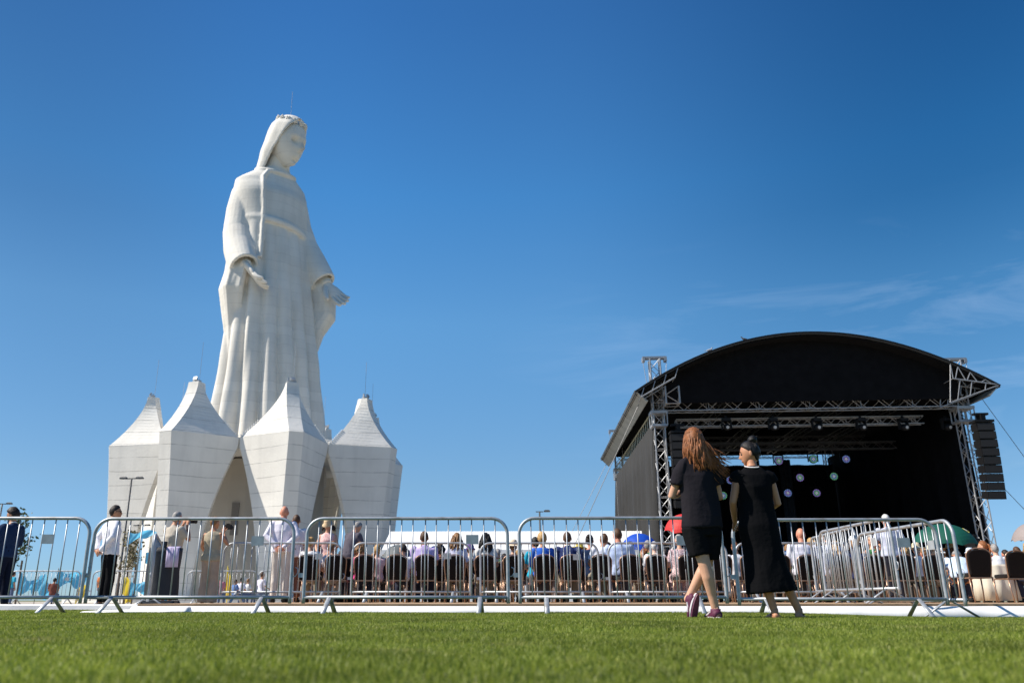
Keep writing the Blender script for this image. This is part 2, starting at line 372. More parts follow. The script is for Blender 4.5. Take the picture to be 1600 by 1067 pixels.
# hidden middle drum with a doorway
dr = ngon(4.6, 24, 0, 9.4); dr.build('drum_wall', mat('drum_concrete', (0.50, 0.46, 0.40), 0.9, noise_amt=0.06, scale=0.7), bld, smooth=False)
dd = MB(); dd.box((2.6, -3.85, 1.8), (0.9, 0.3, 2.6), Matrix.Rotation(R(34), 3, 'Z')); dd.build('door', mat('door_grey', (0.16, 0.15, 0.14), 0.6), bld)
dd = MB(); dd.box((-0.6, -4.53, 5.2), (0.5, 0.22, 2.2)); dd.build('wall_notch', mat('notch_grey', (0.22, 0.20, 0.18), 0.6), bld)  # notch in the drum wall, drawn as a grey-brown box
ngon(12.6, 8, -0.4, -0.02, R(24+90)).build('plinth', wall_m, bld)
ngon(5.2, 32, 9.95, 10.6, 0, 4.9).build('podium', wall_m, bld)

# ================================================================== statue
st_m = concrete('statue_concrete', (0.75, 0.71, 0.635), 0.78, 0.1, 0.15, 0.05, 0.10)
SA = R(35)
statue = empty('madonna_statue', (BX, BY, 0.38), SA, 'colossal white concrete statue of a veiled robed woman with hands held open', 'statue')
def sp(lx, f, z): return Vector((lx, -f, z))      # local: forward is -Y
def interp(tab, z):
    for a, b in zip(tab, tab[1:]):
        if z <= b[0]:
            t = (z-a[0])/(b[0]-a[0]); t = max(0, t); t2 = t*t*(3-2*t)*0.5+t*0.5
            return [lerp(x, y, t2) for x, y in zip(a[1:], b[1:])]
    return list(tab[-1][1:])
RB = [(8.0, 0, 0, 4.45, 4.0), (12.6, 0, 0, 4.15, 3.8), (17, -.15, 0, 3.65, 3.35), (21, -.35, -.05, 3.25, 2.9), (25, -.55, -.15, 3.0, 2.5),
      (29.6, -.85, -.35, 2.7, 2.1), (31.8, -1.05, -.5, 2.85, 2.1), (33.2, -1.08, -.75, 2.85, 1.8), (34.1, -.95, -.7, 2.1, 1.45), (34.8, -.85, -.35, 1.1, 1.0), (36.2, -.75, .2, .85, .9)]
mb = MB(); rings = []
nk = 160
for i in range(76):
    z = 8+(36.2-8)*i/75; cx, cf, rx, ry = interp(RB, z); rr = []
    low = min(max((29.0-z)/0.9, 0), 1)
    depth = low*(0.10+0.14*min(max((27-z)/12, 0), 1))
    for k in range(nk):
        th = 2*math.pi*k/nk; w = ((th+math.pi) % (2*math.pi))-math.pi
        ff = abs(math.sin(7.0*th+0.3*math.sin(2*th+1.0)+0.5+0.02*z))**0.6
        q = 1-depth*(1-ff)
        if z < 34.2:      # mantle lies over both sides, its front edge a step
            e1 = -0.42-0.022*(34-z) if z > 26 else -0.6-0.03*(26-z); e2 = 0.95
            on = 1/(1+math.exp((w-e1)*34)) + 1/(1+math.exp((e2-w)*34)); q *= 1+0.10*min(on, 1)*min(max((34.4-z)/2, 0), 1)
        rr.append(sp(cx+rx*q*math.sin(th), cf+ry*q*math.cos(th), z))
    rings.append(rr)
mb.loft(rings)
def cup(mb, pts, ro, ri, side=(1, 0, 0), n=24, ratio=1.0, wig=0.0):
    """sleeve: thick-walled, open at its far end"""
    pts = [Vector(p) for p in pts]; m = len(pts); rings = []
    def ring(i, r, rat):
        t = (pts[min(i+1, m-1)]-pts[max(i-1, 0)]).normalized(); u = Vector(side); u = (u-t*u.dot(t)).normalized(); w = t.cross(u)
        return [pts[i]+u*math.cos(2*math.pi*k/n)*r+w*math.sin(2*math.pi*k/n)*r*rat for k in range(n)]
    for i in range(m): rings.append(ring(i, ro[i], 1+(ratio-1)*i/(m-1)))
    for i in range(m-1, max(m-4, 0), -1): rings.append(ring(i, ro[i]-ri, 1+(ratio-1)*i/(m-1)))
    mb.loft(rings)
# her right arm (left in the picture)
cup(mb, [sp(-2.8, -1.0, 33.2), sp(-3.1, -.95, 32), sp(-3.35, -.8, 30.4), sp(-3.5, -.5, 28.2), sp(-3.55, .2, 26.6), sp(-3.55, 1.0, 25.4), sp(-3.5, 1.6, 24.5)],
    [1.0, 1.18, 1.22, 1.25, 1.22, 1.15, 1.08], 0.22, ratio=1.25)
mb.sweep([sp(-3.5, .2, 26.0), sp(-3.6, .5, 24.6), sp(-3.85, .4, 23.0), sp(-3.6, .1, 21.4), sp(-3.4, 0, 20.0), sp(-3.3, 0, 18.2), sp(-3.2, 0, 16)], [1.0, .95, .95, .75, .65, .5, .3], [1.2, 1.45, 1.45, 1.2, .9, .6, .3], n=20, fold=lambda t, a: 1+0.12*math.sin(5*a+3*t))
# her left arm
cup(mb, [sp(.95, -.8, 33.1), sp(1.2, -.8, 31.8), sp(1.55, -.6, 30), sp(2.1, -.2, 28.2), sp(2.6, .5, 26.8), sp(3.0, 1.1, 25.6), sp(3.3, 1.5, 24.8)],
    [.95, 1.15, 1.15, 1.15, 1.12, 1.08, 1.0], 0.22, ratio=1.15)
mb.sweep([sp(3.0, .2, 25.6), sp(3.6, .7, 23.6), sp(3.75, .8, 22.2), sp(3.1, .5, 20.8), sp(3.0, .4, 19.4), sp(2.5, .2, 17.4)], [1.0, 1.1, 1.0, .9, .7, .3], [1.0, 1.15, 1.1, .9, .7, .3], n=20, fold=lambda t, a: 1+0.14*math.sin(4*a+4*t))
# arms inside the sleeves
mb.sweep([sp(-3.45, .3, 26.4), sp(-3.5, 1.2, 25.2), sp(-3.45, 2.0, 24.6)], [.62, .55, .42], n=14)
mb.sweep([sp(2.9, .4, 26.8), sp(3.25, 1.2, 25.4), sp(3.5, 1.75, 24.6)], [.62, .55, .45], n=14)
# belt and neckline
bz = 29.0; cx, cf, rx, ry = interp(RB, bz)
mb.loft([[sp(cx+(rx*1.0+dr_)*math.sin(2*math.pi*k/48), cf+(ry*1.0+dr_)*math.cos(2*math.pi*k/48), bz+dz-.35*math.sin(2*math.pi*k/48)) for k in range(48)] for dr_, dz in ((-.5, -.28), (.24, -.26), (.30, 0), (.24, .26), (-.5, .28))])
nc = sp(-.88, -.40, 34.45)
mb.loft([[nc+Vector(((1.6+.22*math.cos(b))*math.sin(a), -(1.3+.22*math.cos(b))*math.cos(a), .2*math.sin(b)-.45*math.cos(a))) for b in [2*math.pi*j/8 for j in range(8)]] for a in [2*math.pi*i/36 for i in range(36)]], closed=True)
seam = []
for z_ in np.linspace(33.9, 25.5, 12):
    cx, cf, rx, ry = interp(RB, z_); th = -0.42-0.022*(34-z_); seam.append(sp(cx+rx*1.10*math.sin(th), cf+ry*1.10*math.cos(th), z_))
mb.sweep(seam, .17, .17, n=8)
robe = remesh(mb, 0.08, 'robe', st_m, statue, 1)
# hands
for w, d, nr, sd_, nm in ((sp(-3.45, 2.0, 24.6), sp(.95, 1.2, -2.0), sp(.9, .5, .6), -1, 'hand'), (sp(3.5, 1.75, 24.6), sp(1.0, .9, -1.5), sp(-.3, 1.0, .3), 1, 'hand')):
    h = MB(); hand(h, w, d, nr, sd_, 15.5, 0.22, 0.10, 10, 1.38); h.build(nm, st_m, statue, True)
# head, bowed and turned to her left
HM = Matrix.Rotation(R(180), 3, 'Z') @ Matrix.Rotation(R(17), 3, 'Z') @ Matrix.Rotation(R(-19), 3, 'X')
FEAT = 1.3
HC = sp(-.55, .75, 37.1)
h = MB(); head(h, HC, HM @ Matrix.Rotation(R(9), 3, 'Z'), 18.4, True, False); FEAT = 1.0; h.build('head', st_m, statue, True)
# veil: an open hood round the head that falls to the shoulders
mb = MB(); VT = [(-2.9, -.1, 1.5, 1.35, 2.1), (-2.1, -.15, 1.55, 1.5, 1.95), (-1.2, -.14, 1.65, 1.75, 1.85), (-.3, -.06, 1.58, 1.9, 1.75), (.5, 0, 1.56, 1.98, 1.6), (1.2, .0, 1.46, 1.9, 1.3), (1.8, -.02, 1.16, 1.58, .7), (2.2, -.06, .8, 1.15, .2), (2.42, -.1, .3, .5, .0)]
tabv = [(a, b, c, d, e) for a, b, c, d, e in VT]
rings = []
for i in range(34):
    z = -2.9+5.32*i/33; oy, rx, ry, op = interp([(r[0], r[1], r[2], r[3], r[4]) for r in VT], z)
    outer = []; inner = []; n = 30
    for k in range(n+1):
        a = lerp(math.pi-op*0.60, -math.pi+op*1.0, k/n)   # 0 is the back of the head
        rad = 1.0+0.02*math.sin(9*a)
        outer.append(Vector((rx*rad*math.sin(a), oy-ry*rad*math.cos(a)*1.0, z))); inner.append(Vector(((rx-.2)*math.sin(a), oy-(ry-.2)*math.cos(a), z)))
    rings.append([HC+HM2 for HM2 in [HM @ (p+Vector((0, -.1, 0))) for p in outer+inner[::-1]]])
# lower rings slide down and back onto the shoulders
for i, r in enumerate(rings):
    z = -2.9+5.32*i/33
    if z < 0:
        t = -z/2.9; rings[i] = [p+Vector((-.25*t*t, .25*t*t, -.35*t*t)) for p in r]
mb.loft(rings)
veil = remesh(mb, 0.085, 'veil', st_m, statue, 2)
# wreath of blossoms round the veil
for k in range(13):
    mb = MB(); a = 2*math.pi*k/13; c = HC+HM @ Vector((1.16*math.sin(a), -.1+1.42*math.cos(a), 1.80-.1*math.cos(a)))
    q = HM @ Matrix.Rotation(-a, 3, 'Z')
    for j in range(5):
        b = 2*math.pi*j/5+k; mb.ball(c+q @ Vector((.15*math.cos(b), .02, .15*math.sin(b))), (.11, .07, .11), 7, 5)
    mb.ball(c+q @ Vector((0, .07, 0)), .08, 6, 5); mb.build('blossom', st_m, statue, True)
mb = MB(); mb.tube(HC+Vector((.3, .3, 2.2)), HC+Vector((.3, .3, 5.4)), 0.017, 5); mb.build('lightning_rod', steel, statue)
# ================================================================== stage
black = mat('black_fabric', (0.007, 0.007, 0.008), 1.0, noise_amt=0.2, scale=3, bump=0.3, bscale=5, spec=0.1)
blackg = mat('black_paint', (0.007, 0.007, 0.008), 0.6, spec=0.2)
alu = mat('truss_aluminium', (0.36, 0.365, 0.375), 0.55, 0.6, noise_amt=0.1, scale=6)
alud = mat('dark_truss', (0.11, 0.11, 0.115), 0.5, 0.7)
pvc = mat('roof_tarpaulin', (0.22, 0.22, 0.20), 0.6, noise_amt=0.18, scale=1.5, bump=0.2, bscale=3)
mesh_c = mat('mesh_curtain', (0.020, 0.0195, 0.019), 0.9, noise_amt=0.15, scale=1.2)
SZ = R(-4)
stage = empty('concert_stage', (15.2, 35.6, 0.17), SZ, 'black arched-roof concert stage on silver truss towers behind the seated audience', 'stage')
WL, WR, TIP, ZE, ZA, DEP = -6.65, 6.7, 7.8, 8.85, 11.45, 17.0
def truss(mb, a, b, s=0.4, r=0.028, side=(0, 0, 1), step=None, flat=False):
    a = Vector(a); b = Vector(b); t = (b-a).normalized(); u = Vector(side); u = (u-t*u.dot(t)).normalized(); w = t.cross(u); Ln = (b-a).length
    cs = [u*s/2+w*s/2, u*s/2-w*s/2, -u*s/2-w*s/2, -u*s/2+w*s/2]
    for c in cs: mb.tube(a+c, b+c, r, 6)
    n = max(2, int(Ln/(step or s*1.1)))
    for i in range(n):
        p = a+t*Ln*i/n; q = a+t*Ln*(i+1)/n
        for k in range(4):
            c1, c2 = cs[k], cs[(k+1) % 4]
            if i % 2: c1, c2 = c2, c1
            mb.tube(p+c1, q+c2, r*0.5, 4)
        if i % 4 == 0:
            for k in range(4): mb.tube(p+cs[k], p+cs[(k+1) % 4], r*0.5, 4)
def roofz(u): return ZE+(ZA-ZE)*(1-(abs(u)/TIP)**2)-0.05
# roof skin: a bent sheet with thickness
def roof_sheet(u0, u1, v0, v1, dz, th, nu=40):
    mb = MB(); rings = []
    for i in range(nu+1):
        u = lerp(u0, u1, i/nu); z = roofz(u)+dz
        rings.append([Vector((u, v0, z)), Vector((u, v1, z)), Vector((u, v1, z-th)), Vector((u, v0, z-th))])
    mb.loft(rings); return mb
smooth_by_angle(roof_sheet(-TIP, TIP, -1.3, DEP, 0, 0.06).build('roof', mat('dark_roof_tarpaulin', (0.045, 0.045, 0.045), 0.6, noise_amt=0.2, scale=1.5), stage), 50)
mb = roof_sheet(-TIP+0.1, TIP-0.1, -1.2, DEP-0.1, -0.09, 0.05); mb.build('roof_lining', black, stage)
# eaves: pale folded tarpaulin edge down each side with lacing battens
for s in (-1, 1):
    mb = MB(); mb.loft([[Vector((s*(TIP+0.02), v, ZE+0.03)), Vector((s*(TIP-0.02), v, ZE+0.01)), Vector((s*(TIP-0.55), v, ZE-0.46)), Vector((s*(TIP-0.5), v, ZE-0.5))] for v in np.linspace(-1.3, DEP, 10)])
    e = mb.build('eave', pvc, stage)
    m2 = MB()
    for v in np.linspace(-0.9, DEP-0.4, 9): m2.box((s*(TIP-0.25), v, ZE-0.22), (0.72, 0.05, 0.03), Matrix.Rotation(-s*R(40), 3, 'Y'))
    m2.build('batten', alud, e)
# curved front rim truss
mb = MB(); N = 34
for i in range(N):
    u0, u1 = lerp(-TIP, TIP, i/N), lerp(-TIP, TIP, (i+1)/N)
    mb.tube((u0, -1.32, roofz(u0)+0.02), (u1, -1.32, roofz(u1)+0.02), 0.035, 6)
mb.build('front_rim', blackg, stage)
for s in (-1, 1):
    mb = MB(); tip = Vector((s*TIP, -1.3, ZE)); 
    lo = Vector((s*5.9, -1.3, roofz(5.9)-0.75)); up = Vector((s*5.9, -1.3, roofz(5.9)-0.1)); lo2 = Vector((s*5.6, -1.3, 8.1))
    if s < 0:
        a_, b_ = Vector((-TIP+.25, -1.3, ZE-.28)), Vector((-6.0, -1.3, roofz(6.0)-.42)); mb.tube(a_, b_, 0.035, 6); mb.tube(a_+Vector((0, .9, 0)), b_+Vector((0, .9, 0)), 0.03, 6)
        for t in (0, .33, .66, 1):
            q_ = a_.lerp(b_, t); mb.tube(q_, Vector((q_.x+.15, q_.y, roofz(q_.x+.15)-.08)), .02, 5); mb.tube(q_, q_+Vector((0, .9, 0)), .018, 5)
        mb.build('wing_truss', alu, stage); continue
    for vy in (0, 0.9):
        d = Vector((0, vy, 0))
        mb.tube(tip+d, lo+d, 0.03, 6); mb.tube(lo+d, up+d, 0.022, 6); mb.tube(tip+d, lo2+d, 0.024, 6); mb.tube(lo2+d, up+d, 0.022, 6)
        for t in (0.3, 0.6, 0.85):
            pu = Vector((s*lerp(TIP, 5.9, t), -1.3, roofz(lerp(TIP, 5.9, t))-0.08))+d
            mb.tube(lerp(tip, lo, t-0.12)+d, pu, 0.022, 5); mb.tube(lerp(tip, lo, min(t+0.1, 1))+d, pu, 0.022, 5); mb.tube(lerp(tip, lo2, t)+d, lerp(tip, lo, t)+d, 0.02, 5)
    for t in (0, 0.5, 1): mb.tube(lerp(tip, lo, t), lerp(tip, lo, t)+Vector((0, .9, 0)), 0.02, 5)
    mb.build('wing_truss', alu, stage)
# black gable cloth, with a strip of soffit in front of it
mb = MB(); rings = []
for i in range(31):
    u = lerp(-6.3, 6.5, i/30); rings.append([Vector((u, -0.5, roofz(u)-0.1)), Vector((u, -0.44, roofz(u)-0.1)), Vector((u, -0.44, 8.45)), Vector((u, -0.5, 8.45))])
mb.loft(rings); mb.build('gable_cloth', black, stage)
# main trusses
for nm, z, v, s, u0, u1 in (('front_truss', 8.40, -0.1, 0.5, WL, WR), ('front_truss', 7.82, 1.0, 0.34, -5.7, 5.4), ('light_truss', 7.4, 5.0, 0.34, -6.2, 5.8), ('light_truss', 8.35, 8.5, 0.4, -6.2, 5.8), ('light_truss', 8.9, 13.0, 0.4, -6.2, 5.8), ('rear_truss', 9.0, DEP-0.4, 0.5, -6.4, 6.0)):
    mb = MB(); truss(mb, (u0, v, z), (u1, v, z), s, 0.026 if v < 2 else 0.022); mb.build(nm, alu if v < 2 else alud, stage)
for u in (-5.9, -3, 0, 3, 5.6):
    mb = MB(); truss(mb, (u, 0.3, 9.2), (u, DEP-0.6, 9.2), 0.4, 0.025, step=0.9); mb.build('roof_truss', alud, stage)
# side ladder beams under the eaves
for s, u in ((-1, WL-0.15), (1, WR+0.15)):
    mb = MB()
    mb.tube((u, 0.3, 8.35), (u, DEP-0.3, 8.35), 0.035, 6); mb.tube((u, 0.3, 7.75), (u, DEP-0.3, 7.75), 0.035, 6)
    for v in np.linspace(0.4, DEP-0.4, 26): mb.tube((u, v, 8.35), (u, v, 7.75), 0.02, 4)
    mb.build('ladder_beam', mat('yellowed_aluminium', (0.42, 0.40, 0.30), 0.5, 0.6), stage)
# towers
for u, v in ((WL, 0), (WR, 0), (WL, DEP-0.3), (WR, DEP-0.3)):
    zt_ = (10.65 if u < 0 else 10.3) if v == 0 else 10.6
    mb = MB(); truss(mb, (u, v, 0.1), (u, v, zt_), 0.46, 0.034, side=(1, 0, 0)); mb.build('tower', alu, stage)
    mb = MB(); zt = zt_
    mb.box((u, v, zt+0.08), (1.1, 0.3, 0.1)); mb.box((u-0.5, v, zt), (0.12, 0.34, 0.2)); mb.box((u+0.5, v, zt), (0.12, 0.34, 0.2))
    mb.tube((u-0.55, v-0.1, zt), (u-0.33, v-0.1, 8.6), 0.012, 4); mb.tube((u+0.55, v-0.1, zt), (u+0.33, v-0.1, 8.6), 0.012, 4)
    mb.build('tower_head', alu, stage)
    mb = MB(); mb.box((u, v, 8.1), (0.75, 0.75, 0.12)); mb.box((u, v, 7.5), (0.7, 0.7, 0.1))
    for a in (-.34, .34):
        for b in (-.34, .34): mb.tube((u+a, v+b, 8.1), (u+a, v+b, 7.5), 0.03, 5)
    mb.build('sleeve_block', alu, stage)
    mb = MB(); mb.box((u, v, 0.12), (1.6, 1.6, 0.12)); mb.build('tower_base', alud, stage)
# bright box frame by the left tower
mb = MB(); truss(mb, (WL+0.55, -0.6, 8.35), (WL+0.55, -0.6, 9.15), 0.6, 0.045, side=(1, 0, 0), step=0.8); mb.build('end_frame', alu, stage)
# side curtains: outward-leaning mesh with hanging folds
for s, u in ((-1, WL-0.25), (1, WR+0.1)):
    mb = MB(); rings = []; n = 70
    for i in range(n+1):
        v = lerp(0.2, DEP, i/n); ztp = 7.7 if s < 0 else 8.75; f = 0.14*math.sin(i*0.83)+0.07*math.sin(i*1.9)
        rings.append([Vector((u+s*(0.0), v, ztp)), Vector((u+s*(0.02+f*0.4), v, 6.2)), Vector((u+s*(0.05+f), v, 3.5)), Vector((u+s*(0.05+f), v, 0.2)),
                      Vector((u+s*(0.0+f), v, 0.2)), Vector((u+s*(0.0+f), v, 3.5)), Vector((u+s*(-0.03+f*0.4), v, 6.2)), Vector((u-s*0.05, v, ztp))])
    mb.loft(rings); c = mb.build('side_curtain', mesh_c if s < 0 else black, stage, True)
# inner lining (black) of left curtain, back wall, rear upper cloth, deck
mb = MB(); mb.box((WL+0.35, DEP/2, 3.9), (0.06, DEP-1.2, 7.6)); mb.build('lining', black, stage)
mb = MB(); rings = []
for i in range(61):
    u = lerp(-6.6, 6.6, i/60); f = 0.12*math.sin(i*1.1); rings.append([Vector((u, DEP-1.2+f, 8.15)), Vector((u, DEP-1.1+f, 8.15)), Vector((u, DEP-1.1+f, 0.2)), Vector((u, DEP-1.2+f, 0.2))])
mb.loft(rings); mb.build('back_curtain', black, stage)
mb = MB(); rings = []
for i in range(31):
    u = lerp(-7.3, 7.3, i/30); rings.append([Vector((u, DEP-0.3, roofz(u)-0.15)), Vector((u, DEP-0.22, roofz(u)-0.15)), Vector((u, DEP-0.22, min(8.95, roofz(u)-0.2))), Vector((u, DEP-0.3, min(8.95, roofz(u)-0.2)))])
mb.loft(rings); mb.build('rear_gable_cloth', black, stage)
for u, w in ((1.35, 0.5), (3.1, 0.7), (-4.2, 0.7)):
    mb = MB(); rings = []
    for i in range(13):
        f = 0.06*math.sin(i*1.7); x = u+w*(i/12-0.5); rings.append([Vector((x, DEP-3+f, 8.2)), Vector((x, DEP-2.95+f, 8.2)), Vector((x, DEP-2.95+f, 0.4)), Vector((x, DEP-3+f, 0.4))])
    mb.loft(rings); mb.build('leg_drape', mat('navy_drape', (0.018, 0.03, 0.045), 0.8), stage, True)
mb = MB(); mb.box((0, 6.5, 1.0), (12.6, 12.6, 0.12)); mb.build('deck', blackg, stage)
mb = MB(); mb.box((0, 0.25, 0.5), (12.4, 0.06, 0.9)); mb.build('skirt', black, stage)
# guy wires
for a, b in (((WL-0.3, 0, 9.6), (-11.8, 0.8, 0.0)), ((WL-0.3, DEP, 9.4), (-12.2, DEP, 0.0)), ((WR+0.3, 0, 9.9), (12.5, 1.0, 0.0)), ((WR+0.3, 0.3, 6), (11.5, 0.5, 0.0))):
    mb = MB(); mb.tube(a, b, 0.014, 4); mb.build('guy_wire', alud, stage)

def S(u, v, z):
    return stage_M @ Vector((u, v, z))
stage_M = Matrix.Translation((15.2, 35.6, 0.17)) @ Matrix.Rotation(SZ, 4, 'Z')
# line arrays
def line_array(loc, n, cat_label, lean=1):
    root = empty('line_array', loc, SZ, cat_label, 'loudspeaker', 'line arrays hung at the stage towers')
    mb = MB(); mb.box((0, 0, 0.16), (0.75, 0.6, 0.10)); mb.box((0, 0, 0.34), (0.14, 0.5, 0.3)); mb.box((0, 0, 0.5), (0.6, 0.2, 0.09)); mb.build('flying_frame', blackg, root)
    z = 0.08; y = 0
    for k in range(n):
        t = R(1.0*k)
        c = MB(); h = 0.345; M = Matrix.Rotation(t, 3, 'X')
        c.loft([[M @ Vector(p)+Vector((0, y, z-h/2)) for p in ((-0.36, yy, -hh), (0.36, yy, -hh), (0.36, yy, hh), (-0.36, yy, hh))] for yy, hh in ((-0.27, 0.160), (-0.22, 0.172), (0.25, 0.150))])
        b = c.build('speaker_cabinet', blackg, root)
        g = MB(); g.box(M @ Vector((0, -0.275, 0))+Vector((0, y, z-h/2)), (0.66, 0.012, 0.28), M); g.build('grille', mat('speaker_grille', (0.012, 0.012, 0.013), 0.8), b)
        z -= h*math.cos(t)+0.012; y += h*math.sin(t)*1.0
    return root
line_array(S(6.95, -0.9, 7.15), 9, 'tall black line array speaker hanging against the blue sky right of the stage')
line_array(S(-5.95, -0.7, 6.9), 9, 'tall black line array speaker hanging inside the left tower of the stage')
# stage lights
lens_w = mat('lamp_lens', (0.35, 0.36, 0.38), 0.15, emit=(0.9, 0.95, 1.0), estr=0.02)
names = ['over the two women', 'above the hair bun', 'third from the left', 'fourth from the left', 'fifth from the left', 'rightmost of all']
for i, px in enumerate((1135, 1208, 1276, 1345, 1411, 1478)):
    p = at(px, 662, 35.9-0.07*(i-2)); root = empty('moving_head_light', p, R(20)*(i/5-0.3), 'black moving head light under the front truss '+names[i], 'stage light', 'moving head lights under the front truss')
    mb = MB(); mb.box((0, 0, 0.18), (0.36, 0.3, 0.14)); mb.box((-0.2, 0, -0.05), (0.05, 0.16, 0.4)); mb.box((0.2, 0, -0.05), (0.05, 0.16, 0.4)); mb.box((0, 0, 0.3), (0.08, 0.08, 0.12)); mb.build('yoke', blackg, root)
    mb = MB(); mb.sweep([(0, -0.22, -0.2), (0, -0.05, -0.17), (0, 0.2, -0.1)], [0.15, 0.16, 0.11], n=14); hd = mb.build('lamp_head', blackg, root, True)
    mb = MB(); mb.sweep([(0, -0.235, -0.203), (0, -0.222, -0.2)], 0.07, n=14); mb.build('lens', lens_w, hd)
ringm = [mat('led_violet', (0.2, 0.1, 0.4), 0.3, emit=(0.42, 0.30, 0.9), estr=0.26), mat('led_green', (0.1, 0.4, 0.2), 0.3, emit=(0.3, 0.85, 0.45), estr=0.2), mat('led_blue', (0.1, 0.2, 0.4), 0.3, emit=(0.25, 0.42, 0.95), estr=0.26)]
dotm = mat('led_white', (0.5, 0.5, 0.5), 0.3, emit=(0.75, 0.85, 0.95), estr=0.3)
spots = [(1217, 720, 'by the hair bun'), (1271, 717, 'in the middle of the sky gap'), (1322, 717, 'at the right end of the sky gap'), (1250, 746, 'second row, left'), (1303, 744, 'second row, right'),
         (1231, 770, 'lowest row, nearest the black dress'), (1276, 770, 'lowest row, right'), (1130, 774, 'between the two women, low'), (1141, 750, 'between the two women, high')]
for i, (px, py, tx) in enumerate(spots):
    p = at(px, py, 47.5); root = empty('led_wash_light', p, SZ, 'round multicoloured LED light inside the dark stage '+tx, 'stage light', 'LED wash lights at the back of the stage')
    mb = MB(); mb.sweep([(0, 0, 0), (0, 0.08, 0), (0, 0.28, 0.02)], [0.25, 0.25, 0.15], n=18); mb.build('lamp_housing', blackg, root, True)
    mb = MB(); mb.box((-0.28, 0.1, 0.1), (0.04, 0.1, 0.5)); mb.box((0.28, 0.1, 0.1), (0.04, 0.1, 0.5)); mb.box((0, 0.1, 0.34), (0.6, 0.12, 0.05)); mb.tube((0, 0.1, 0.34), (0, 0.1, 0.6), 0.03); mb.build('bracket', blackg, root)
    for j, (mm, off, rr_, cnt) in enumerate(((ringm[i % 3], 0.0, 0.19, 12), (ringm[(i+1) % 3], 0.26, 0.125, 8), (dotm, 0.1, 0.05, 4))):
        mb = MB()
        nb_ = cnt*8; rg = []
        for k in range(nb_):
            a = 2*math.pi*k/nb_+off; q_ = .004+.024*abs(math.cos(a*cnt/2))**.6
            rg.append([Vector(((rr_+q_*math.cos(b))*math.cos(a), -0.012+q_*.5*math.sin(b), (rr_+q_*math.cos(b))*math.sin(a))) for b in [2*math.pi*j/6 for j in range(6)]])
        mb.loft(rg, closed=True)
        mb.build('led_ring', mm, root)
# two pigeons on the roof
def pigeon(loc, rz, label, c):
    m = mat('pigeon_'+c[0], c[1], 0.7, noise_amt=0.2, scale=20)
    o = MB(); o.sweep([(0, -.17, .10), (0, -.1, .13), (0, 0, .15), (0, .08, .19), (0, .12, .25)], [.02, .05, .065, .045, .025], [.012, .045, .06, .045, .025], n=10, dome=True)
    o.ball((0, .135, .275), (.026, .032, .026), 8, 6); o.sweep([(0, .16, .273), (0, .19, .265)], [.008, .002], n=5); o.box((0, -.24, .085), (.05, .13, .012))
    for s in (-1, 1): o.sweep([(s*.05, .06, .17), (s*.06, -.05, .15), (s*.03, -.2, .11)], [.03, .035, .008], [.012, .014, .006], n=8); o.tube((s*.025, .01, .11), (s*.025, .015, 0), .006, 5)
    b = remesh(o, 0.012, 'pigeon', m); b.location = loc; b.rotation_euler = (0, 0, rz); tag(b, label, 'bird'); return b
p = S(-2.7, -1.0, roofz(2.7)); pigeon(p, R(80), 'dark pigeon perched on the left slope of the arched stage roof', ('dark', (0.05, 0.05, 0.055)))
p = S(-4.3, -1.0, roofz(4.3)); pigeon(p, R(-70), 'grey pigeon perched lower down the left slope of the stage roof', ('grey', (0.4, 0.4, 0.42)))

# ================================================================== marquee, lamps, trees, platform
white = mat('white_pvc', (0.82, 0.82, 0.80), 0.55, noise_amt=0.03, scale=1)
tent = empty('marquee', (2.9, 41, 0), R(-1.5), 'long low white marquee behind the audience left of the stage', 'tent')
Lx = 6.9
mb = MB(); mb.loft([[Vector(p) for p in ((x, -3, 2.35), (x, 0, 3.42), (x, 3, 2.35), (x, 3, 2.3), (x, 0, 3.35), (x, -3, 2.3))] for x in (-Lx, -Lx/3, Lx/3, Lx)]); mb.build('roof', white, tent)
mb = MB(); mb.box((0, 2.95, 1.1), (2*Lx, 0.05, 2.2)); mb.build('wall', white, tent)
for s in (-1, 1):
    mb = MB(); mb.loft([[Vector(p) for p in ((x, -2.95, 0.05), (x, 2.9, 0.05), (x, 2.9, 2.28), (x, 0, 3.33), (x, -2.95, 2.28))] for x in (s*Lx, s*(Lx-0.04))]); mb.build('end_wall', white, tent)
for i in range(4):
    x = lerp(-Lx, Lx, i/3); mb = MB(); mb.box((x, -2.97, 1.12), (0.1, 0.1, 2.2)); mb.build('post', alu, tent)
mb = MB(); mb.box((0, -3.02, 2.22), (2*Lx+0.05, 0.03, 0.28)); mb.build('valance', white, tent)
mb = MB(); mb.box((0, -2.93, 1.1), (2*Lx-0.1, 0.04, 2.15)); mb.build('front_wall', white, tent)
lampm = mat('lamp_post_paint', (0.05, 0.055, 0.06), 0.5)
